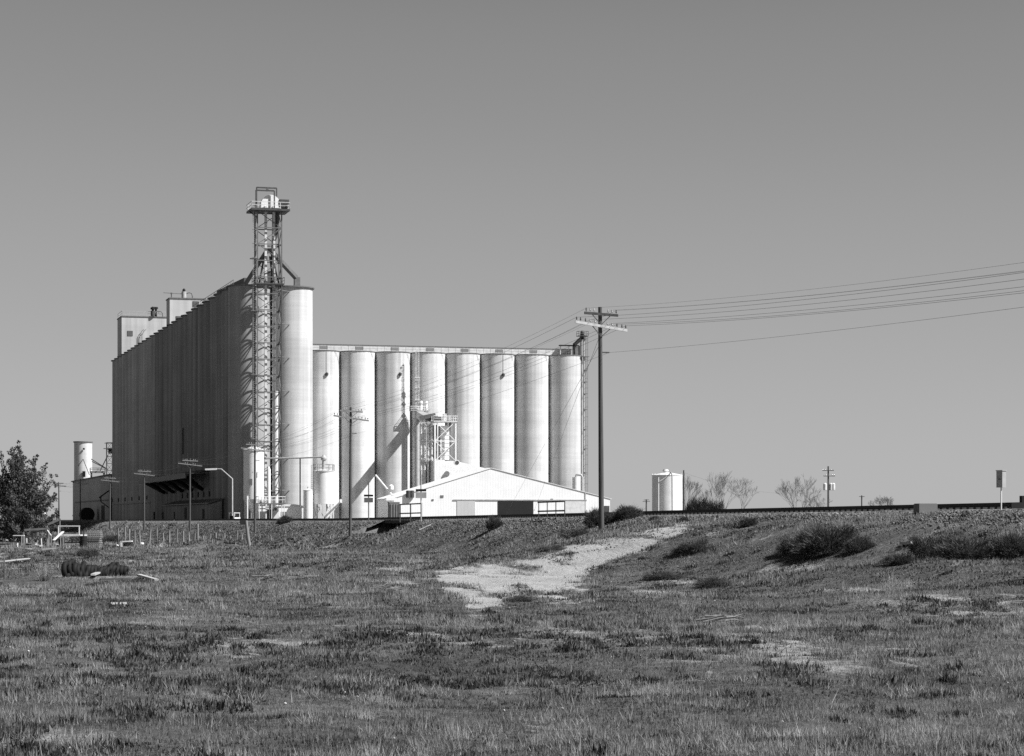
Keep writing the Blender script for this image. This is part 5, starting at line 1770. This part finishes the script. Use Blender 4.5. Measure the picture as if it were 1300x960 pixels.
# ================================================================== LEFT FIELD: FENCE, TYRES, JUNK
def fence():
    g0 = ground_at(150, 691); y0 = 206
    t = thing('wire_fence', 'old wire fence on uneven wooden posts across the left field', 'fence', (P(230, 0, y0).x, y0, hz(P(230, 0, y0).x, y0)))
    tops = []
    pxs = [(150, 21, 0), (158, 23, .02), (164, 20, 0), (171, 17, 0), (178, 18, -.03), (189, 19, .05), (199, 21, 0), (208, 15, -.04), (215, 18, 0), (224, 19, .02), (232.5, 17, 0),
           (240.5, 15, -.03), (246, 14, .05), (251, 25, 0), (258, 12, 0), (267, 12, .0), (274, 15, .0), (285, 14, 0), (300, 17, .03), (307, 12, 0)]
    for i, (px, h, lean) in enumerate(pxs):
        p = P(px, HZ, y0 + random.uniform(-1.5, 1.5)); z = hz(p.x, p.y)
        hh = h / F * y0 * 1.12
        mb = MB(); top = Vector((p.x + lean * hh * 2, p.y, z + hh)); mb.tube([Vector((p.x, p.y, z - .3)), top], [.10, .08], 7)
        mb.build('post', 'grey_wood' if i % 3 else 'post_wood', t); tops.append((p, z, hh))
    mb = MB()
    for (p, z, h), (q, z2, h2) in zip(tops[:-1], tops[1:]):
        for f in (.35, .62, .9):
            a = Vector((p.x, p.y - .1, z + min(h, 1.1) * f)); b = Vector((q.x, q.y - .1, z2 + min(h2, 1.1) * f))
            mb.tube([a, (a + b) / 2 - UP * .04, b], .009, 4)
    mb.build('strands', 'wire', t)


fence()
g = ground_at(317, 694)
t = thing('fence_post', 'stout leaning grey post with a dark box on its top beside the mound', 'post', g)
mb = MB(); a = g - UP * .2; b = Vector((g.x - .28, g.y, Z(661, g.y))); mb.tube([a, b], [.14, .11], 9); mb.build('post', 'grey_wood', t)
mb = MB(); mb.box((b.x - .25, b.y - .1, Z(666, g.y)), .35, .3, .3); mb.build('box', 'black', t)

# row of tyres standing on edge
def torus(mb, c, axis, R, r, n=22, m=10):
    axis = Vector(axis).normalized(); s = axis.cross(UP).normalized(); u = s.cross(axis)
    vs = []; fs = []
    for i in range(n):
        a = 2 * math.pi * i / n; rd = s * math.cos(a) + u * math.sin(a)
        for j in range(m):
            b = 2 * math.pi * j / m
            cb, sb = math.cos(b), math.sin(b)
            # squarish tyre section
            k = 1 / max(abs(cb), abs(sb)) ** .5
            vs.append(Vector(c) + rd * (R + r * cb * k * .95) + axis * (r * sb * k * 1.1))
    for i in range(n):
        for j in range(m):
            fs.append((i * m + j, i * m + (j + 1) % m, ((i + 1) % n) * m + (j + 1) % m, ((i + 1) % n) * m + j))
    mb.add(vs, fs, True)


g0 = ground_at(84, 733); g1 = ground_at(158, 731)
NT = 15
names = ['largest tyre ahead of the others at the left end of the black row', 'leftmost and largest tyre of the black row', 'second tyre from the left end of the black row', 'dark tyre leaning between the second and third of the black row', 'third tyre from the left end of the black row', 'fourth tyre from the left end of the black row',
         'fifth tyre from the left end of the black row', 'sixth tyre from the left end of the black row', 'middle tyre of the black row in the grass', 'sixth tyre from the right end of the black row',
         'fifth tyre from the right end of the black row', 'fourth tyre from the right end of the black row', 'third tyre from the right end of the black row', 'second tyre from the right end of the black row', 'rightmost and smallest tyre of the black row']
for i in range(NT):
    f = i / (NT - 1)
    c = g0.lerp(g1, f); z = hz(c.x, c.y)
    Rr = .315 - .075 * f + random.uniform(-.02, .02)
    mb = MB(); ax = Vector((1, random.uniform(-.25, .4), random.uniform(-.35, .15)))
    r = .09
    torus(mb, (c.x, c.y + random.uniform(-.14, .14), z + Rr - random.uniform(.02, .09)), ax, Rr - r, r)
    o = mb.build('tyre', 'rubber', origin=(c.x, c.y, z)); tag(o, names[i], 'tyre', 'row of old tyres lying in the field')


for i in range(9):
    f = (i + .5) / 9.5; c = g0.lerp(g1, f) + Vector((random.uniform(-.08, .08), .34 + random.uniform(-.1, .1), 0)); z = hz(c.x, c.y)
    Rr = random.uniform(.25, .33) - .05 * f
    mb = MB(); torus(mb, (c.x, c.y, z + Rr + .03 - .06 * f), Vector((1, random.uniform(-.4, .4), random.uniform(-.5, .3))), Rr - .085, .085)
    o = mb.build('tyre', 'rubber', origin=(c.x, c.y, z)); tag(o, 'black tyre leaning in the back of the tyre heap, behind the front row', 'tyre', 'tyres at the back of the black heap')


def plank(px0, py0, px1, py1, w, h, m, label, lift=.02, name='plank'):
    a = ground_at(px0, py0); b = ground_at(px1, py1)
    mb = MB(); mb.beam(a + UP * (h / 2 + lift), b + UP * (h / 2 + lift), w, h)
    o = mb.build(name, m, origin=a); tag(o, label, 'plank')


plank(118, 735, 131, 729.5, .16, .06, 'pale_wood', 'short pale plank tilted in the grass before the tyres', .12)
plank(176, 733.5, 199, 740, .16, .07, 'pale_wood', 'long pale plank lying in the grass right of the tyres', .06)
plank(127, 739, 166, 738, .14, .08, 'dark_steel', 'dark beam lying flat in front of the tyres', .03, 'beam')
plank(0, 745, 26, 742, .18, .12, 'dark_steel', 'dark beam lying in the grass at the left edge', .03, 'beam')
plank(140, 770, 160, 769, .1, .05, 'pale_wood', 'pale stick lying in the open grass below the tyres', .03, 'stick')
plank(1144, 694.5, 1158, 694, .14, .10, 'pale_wood', 'pale log on the slope left of the bushes below the concrete block', .04, 'log')
plank(532, 675, 547, 668, .14, .07, 'pale_wood', 'pale board lying on the bank below the trestle railing', .06, 'board')

# junk left of the fence
g = P(159, 694, 190); g.z = hz(g.x, g.y)
t = thing('white_tub', 'white overturned metal tub with open side lying in the left field', 'tub', g)
mb = MB()
mb.frame(g + UP * .55 + Vector((.1, 0, 0)), (.48, 0, .02), (0, .3, 0), (0, 0, .05)); mb.build('top', 'white_paint', t)
mb = MB(); mb.frame(g + UP * .27 - Vector((.28, 0, 0)), (.07, 0, 0), (0, .3, 0), (0, 0, .27)); mb.frame(g + UP * .05 + Vector((.1, 0, 0)), (.38, 0, 0), (0, .28, 0), (0, 0, .05)); mb.build('side', 'white_paint', t)
mb = MB(); mb.frame(g + UP * .29 + Vector((.2, .27, 0)), (.4, 0, 0), (0, .02, 0), (0, 0, .2)); mb.build('back', 'dark_steel', t)
for px, py, w, h, lab in ((180, 692, .42, .3, 'white crumpled bag lying right of the white tub'), (207, 692, .5, .16, 'small white rag on the grass beside the fence posts'),
                          (148.5, 694, .3, .18, 'small white lump lying left of the white tub')):
    g = ground_at(px, py)
    bmx = bmesh.new(); bmesh.ops.create_icosphere(bmx, subdivisions=2, radius=.5)
    for v in bmx.verts: v.co = Vector((v.co.x * w * random.uniform(.8, 1.25), v.co.y * w * random.uniform(.8, 1.2), (v.co.z + .35) * h * random.uniform(.75, 1.25)))
    me = bpy.data.meshes.new('bag'); bmx.to_mesh(me); bmx.free(); me.materials.append(MATS['white_paint'])
    o = bpy.data.objects.new('bag', me); COL.objects.link(o); o.location = g; tag(o, lab, 'bag')

# stacked weathered pallets, striped pile
g = P(120, 692, 186); g.z = hz(g.x, g.y)
lay = 9
names = ['bottom', 'second', 'third', 'fourth', 'fifth', 'sixth', 'seventh', 'eighth', 'top']
for k in range(lay):
    o_ = Vector((random.uniform(-.06, .06), random.uniform(-.1, .1), 0)); q = g + o_ + UP * (k * .155)
    t = thing('wooden_pallet', '%s pallet of the weathered pallet stack between warehouse and white tub' % names[k], 'pallet', q, 'weathered pallets stacked in the left field')
    mb = MB()
    for s in np.linspace(-.46, .46, 7): mb.frame(q + UP * .135 + Vector((s * 1.1, 0, 0)), (.05, 0, 0), (0, .5, 0), (0, 0, .012))
    mb.build('deck', 'pale_wood', t)
    for s in (-.44, 0, .44):
        mb = MB(); mb.frame(q + UP * .062 + Vector((0, s, 0)), (.55, 0, 0), (0, .04, 0), (0, 0, .06)); mb.build('stringer', 'grey_wood', t)
g = P(106, 686, 184); g.z = hz(g.x, g.y)
t = thing('oil_drum', 'black rusted drum standing left of the pallet stack', 'drum', g)
mb = MB(); mb.lathe(g, [(.29, 0), (.29, .28), (.31, .30), (.29, .32), (.29, .58), (.31, .60), (.29, .62), (.29, .9)], 20); mb.build('shell', 'black', t)
mb = MB(); mb.lathe(g + UP * .9, [(.31, 0), (.31, .03)], 20); mb.build('lid', 'dark_steel', t)
mb = MB(); mb.tube([g + UP * .9, g + UP * 1.35 + Vector((.05, 0, 0))], .06, 7); mb.build('spigot', 'dark_steel', t)

# wrecked flatbed trailer, white sheets and poles piled on the left
g = P(92, 690, 188); g.z = hz(g.x, g.y)
t = thing('flatbed_trailer', 'pale old flatbed trailer frame among the junk left of the pallets', 'trailer', g)
mb = MB(); mb.frame(g + UP * .95, (.95, 0, 0), (0, 1.6, 0), (0, 0, .06)); mb.build('bed', 'offwhite_paint', t)
for sx in (-.85, .85):
    mb = MB(); mb.beam(g + Vector((sx, -1.5, 1.0)), g + Vector((sx, -1.5, 1.75)), .08); mb.build('stake', 'offwhite_paint', t)
    for sy in (-.6,):
        mb = MB(); q = g + Vector((sx, sy, .36)); torus(mb, q, (1, 0, 0), .26, .1); mb.build('wheel', 'rubber', t)
mb = MB(); mb.beam(g + Vector((-.9, -1.5, 1.72)), g + Vector((.9, -1.5, 1.72)), .09); mb.build('headboard', 'offwhite_paint', t)
mb = MB(); mb.beam(g + Vector((-.85, -.6, .36)), g + Vector((.85, -.6, .36)), .09); mb.build('axle', 'dark_steel', t)
JUNK = [('white_board', 'long white board leaning across the junk heap left of the trailer', P(68, 686, 180), P(80, 675, 181), .22, .05, 'white_paint', 'board'),
        ('white_board', 'white board lying flat low in the junk heap under the leafy tree', P(17, 680, 178), P(31, 680, 178), .3, .06, 'white_paint', 'board'),
        ('white_board', 'short white board propped in the middle of the junk heap', P(60, 673, 180), P(65, 680, 180), .16, .05, 'white_paint', 'board'),
        ('steel_pipe', 'dark pipe slanting up from the junk heap toward a distant pole', P(60, 666, 186), P(76, 659.5, 190), .14, .14, 'dark_steel', 'pipe'),
        ('steel_pipe', 'dark pipe lying level above the junk heap', P(30, 673, 182), P(62, 671, 184), .16, .16, 'dark_steel', 'pipe')]
for nm, lab, a, b, w, h, m, cat in JUNK:
    # each rests on the ground on a short prop of its own
    za, zb = hz(a.x, a.y), hz(b.x, b.y)
    t = thing(nm, lab, cat, (a.x, a.y, za))
    mb = MB(); mb.beam(a, b, w, h); mb.build('beam' if cat == 'pipe' else 'board', m, t)
    for q, zz in ((a, za), (b, zb)):
        mb = MB(); mb.beam((q.x, q.y + .05, zz - .1), (q.x, q.y + .05, q.z - h * .3), .08); mb.build('prop', 'grey_wood', t)
for (px, py, w, h, m, lab) in ((18, 676, .55, .5, 'offwhite_paint', 'pale square crate under the leafy tree, largest of the junk crates'), (43, 674, .35, .55, 'offwhite_paint', 'narrow pale crate standing beside the dark crate in the junk'),
                               (37, 675, .45, .5, 'black', 'tall dark crate in the middle of the junk heap'), (84, 684, .5, .3, 'offwhite_paint', 'low pale crate just left of the trailer frame'), (5, 675, 1.1, .5, 'black', 'wide dark crate at the left edge under the tree')):
    q = P(px, py, 179); z = hz(q.x, q.y)
    ht = h
    q = Vector((q.x, q.y, z))
    t = thing('crate', lab, 'crate', q, 'crates in the junk heap')
    X, Y = Vector((1, 0, 0)), Vector((0, 1, 0))
    mb = MB(); mb.box(q - UP * .05, w, w * .8, ht, X, Y); mb.build('body', m, t)
    mb = MB()
    for s in (.12, .5, .88): mb.frame(q + UP * (ht * s) - Y * (w * .4 + .012), X * (w / 2 + .02), Y * .014, UP * .05)
    mb.build('battens', 'grey_wood', t)
for px, h, m_ in ((27, 13, 'grey_wood'), (34, 10, 'offwhite_paint'), (47, 15, 'grey_wood'), (53, 9, 'offwhite_paint'), (60, 13, 'post_wood'), (68, 11, 'grey_wood'), (77, 14, 'grey_wood')):
    q = P(px, HZ, 184); q.z = hz(q.x, q.y); k = 184 / F
    mb = MB(); mb.tube([q - UP * .2, q + UP * (h * k * 1.3) + Vector((random.uniform(-.1, .1), 0, 0))], .06, 7)
    o = mb.build('old_post', m_, origin=q); tag(o, 'short worn post standing among the junk under the leafy tree', 'post', 'worn posts in the junk heap')
SCRAPS = [(12, 683, 27, 679, .4, .08, 'white_paint', 'bright white sheet leaning in the junk directly under the tree'), (88, 687, 102, 683, .2, .06, 'white_paint', 'white strip slanting across the trailer frame'), (33, 693, 52, 696, .25, .08, 'offwhite_paint', 'off-white board on the grass below the dark junk crate'),
          (8, 688, 20, 684, .25, .08, 'pale_wood', 'pale broken board at the left edge below the tree'), (26, 690, 40, 688, .2, .1, 'dark_steel', 'dark scrap beam lying below the narrow pale crate'),
          (46, 684, 57, 689, .2, .06, 'pale_wood', 'slanting pale board below the junk pipes'), (98, 693, 112, 692, .22, .08, 'grey_wood', 'grey board lying before the pallet stack'),
          (70, 693, 84, 696, .18, .06, 'white_paint', 'narrow white strip lying before the trailer frame'), (132, 692, 146, 690, .2, .12, 'black', 'black scrap beam between pallet stack and white tub'),
          (20, 699, 38, 700, .3, .05, 'pale_wood', 'wide pale sheet lying in the grass under the junk heap'), (52, 701, 70, 699, .16, .07, 'grey_wood', 'grey pole lying in the grass below the junk heap'),
          (2, 717, 36, 713, .2, .05, 'pale_wood', 'long pale lath on the bare patch left of the tyres')]
for x0, y0, x1, y1, w_, h_, m_, lab in SCRAPS: plank(x0, y0, x1, y1, w_, h_, m_, lab, .12, 'scrap_board')
for i, (px, py, w_, h_, lab) in enumerate(((30, 684, 46, 14, 'dark weeds under the right side of the leafy tree'), (4, 686, 40, 16, 'dark weeds at the left edge under the leafy tree'), (66, 690, 40, 12, 'tangled weeds around the trailer frame and white boards'),
                                         (140, 690, 30, 14, 'dry weed tuft between pallet stack and white tub'), (98, 690, 22, 16, 'dark weeds around the black drum'), (128, 745, 60, 9, 'low weeds in front of the tyres'), (170, 742, 44, 10, 'low leafy weeds below the long pale plank'))):
    put_bush(PROT, i, px, py, w_, h_, lab, 'weeds around the junk', 'dry_bush_leaves')
for px, py, n_, lab in ((492, 752, 9, 'small heap of dry sticks in the grass left of the dirt track'), (915, 793, 8, 'heap of dry twigs beside the bare patch on the right'), (336, 737, 8, 'scatter of dry branches right of the long pale plank')):
    g = ground_at(px, py); t = thing('stick_pile', lab, 'stick pile', g); rg = random.Random(px)
    for k in range(n_):
        a = rg.uniform(-.5, .5); L_ = rg.uniform(.25, .65); q = g + Vector((rg.uniform(-.3, .3), rg.uniform(-.3, .3), .05 + .02 * k))
        dv = Vector((math.cos(a), math.sin(a), rg.uniform(-.12, .3))) * L_ * .5
        mb = MB(); mb.tube([q - dv, q + Vector((0, 0, rg.uniform(-.04, .06))), q + dv], [.022, .018, .008], 5, False); mb.build('stick', 'grey_wood', t)
b = base_pt(55.5, 330)
t = thing('small_tank', 'small white tank on a thin stand beside the dark pole with crossarms', 'tank', b)
mb = MB(); mb.lathe((b.x, b.y, 0), [(.1, Z(655, 330)), (.28, Z(654, 330)), (.28, Z(651, 330)), (.1, Z(650, 330))], 16); mb.build('shell', 'white_paint', t)
mb = MB(); mb.beam(b, (b.x, b.y, Z(655, 330)), .1); mb.beam((b.x - .35, b.y, Z(656, 330)), (b.x + .35, b.y, Z(656, 330)), .1); mb.build('stand', 'galvanised', t)

# distant tree line on the plain
def treeline():
    rg = np.random.default_rng(3)
    cen = []; rad = []
    for k in range(420):
        a = rg.uniform(-.30, .30); d = rg.uniform(1300, 2600)
        w = math.sin(a * 40) + math.sin(a * 91 + 1)
        if w < .1 and rg.random() < .8: continue
        cen.append((math.sin(a) * d, math.cos(a) * d, 1.4 + rg.uniform(0, 4.5))); rad.append(rg.uniform(2, 4.5))
    v, f, tone = leaves(np.array(cen), np.array(rad), 60, 1.6, rg)
    o = np_mesh('distant_treeline', v, f, 'tree_leaves', tone); tag(o, 'low dark line of far trees along the flat horizon', 'trees', kind='stuff')


treeline()

# ================================================================== LIGHT, SKY, CAMERA
SKY_MAX = 10.000
SKY_PTS = [(0.0, 0.0), (0.0837, 0.0195), (0.1464, 0.0634), (0.2039, 0.2322), (0.251, 0.283), (0.3137, 0.3366), (0.4392, 0.3952), (0.5825, 0.441), (0.753, 0.4684), (1.0, 0.4918)]
EL = math.radians(47); AZ = math.radians(110)      # sun behind the right shoulder
SUN = Vector((math.sin(AZ) * math.cos(EL), math.cos(AZ) * math.cos(EL), math.sin(EL)))
w = bpy.data.worlds.new('World'); SC.world = w; w.use_nodes = True
nt = w.node_tree; bg = nt.nodes['Background']
sky = nt.nodes.new('ShaderNodeTexSky'); sky.sky_type = 'NISHITA'; sky.sun_disc = False
sky.sun_elevation = EL; sky.sun_rotation = AZ; sky.altitude = 900; sky.air_density = 1.0; sky.dust_density = .6; sky.ozone_density = 1.0
sep = nt.nodes.new('ShaderNodeSeparateColor'); nt.links.new(sky.outputs['Color'], sep.inputs[0])
# a red-filtered black and white film: only the red of the sky counts, on a curve shaped to dim the upper sky and deepen shade, with a soft shoulder
fc_ = nt.nodes.new('ShaderNodeFloatCurve')
dv = nt.nodes.new('ShaderNodeMath'); dv.operation = 'DIVIDE'; dv.inputs[1].default_value = SKY_MAX
nt.links.new(sep.outputs[0], dv.inputs[0]); nt.links.new(dv.outputs[0], fc_.inputs['Value'])
cv = fc_.mapping.curves[0]
cv.points[0].location = SKY_PTS[0]; cv.points[1].location = SKY_PTS[-1]
for p_ in SKY_PTS[1:-1]: cv.points.new(*p_)
fc_.mapping.update()
ml = nt.nodes.new('ShaderNodeMath'); ml.operation = 'MULTIPLY'; ml.inputs[1].default_value = SKY_MAX
nt.links.new(fc_.outputs[0], ml.inputs[0])
nt.links.new(ml.outputs[0], bg.inputs['Color']); bg.inputs['Strength'].default_value = .07
ld = bpy.data.lights.new('sun', 'SUN'); ld.energy = 5.0; ld.angle = math.radians(.5); ld.color = (1, 1, 1)
lo = bpy.data.objects.new('sun', ld); COL.objects.link(lo)
lo.rotation_euler = (-SUN).to_track_quat('-Z', 'Y').to_euler(); lo.location = SUN * 100
cd = bpy.data.cameras.new('camera'); cam = bpy.data.objects.new('camera', cd); COL.objects.link(cam)
cam.location = (0, 0, EYE); cam.rotation_euler = (math.pi / 2, 0, 0)
cd.sensor_width = 36; cd.lens = F / 1300 * 36; cd.shift_y = (HZ - 480) / 1300
cd.clip_start = .5; cd.clip_end = 9000
SC.camera = cam
vs = SC.view_settings; vs.view_transform = 'Standard'; vs.look = 'None'; vs.exposure = .55; vs.gamma = 1; vs.use_curve_mapping = False
SC.cycles.use_denoising = False
SC.cycles.max_bounces = 8; SC.cycles.diffuse_bounces = 6
print('objects', len(SC.objects))
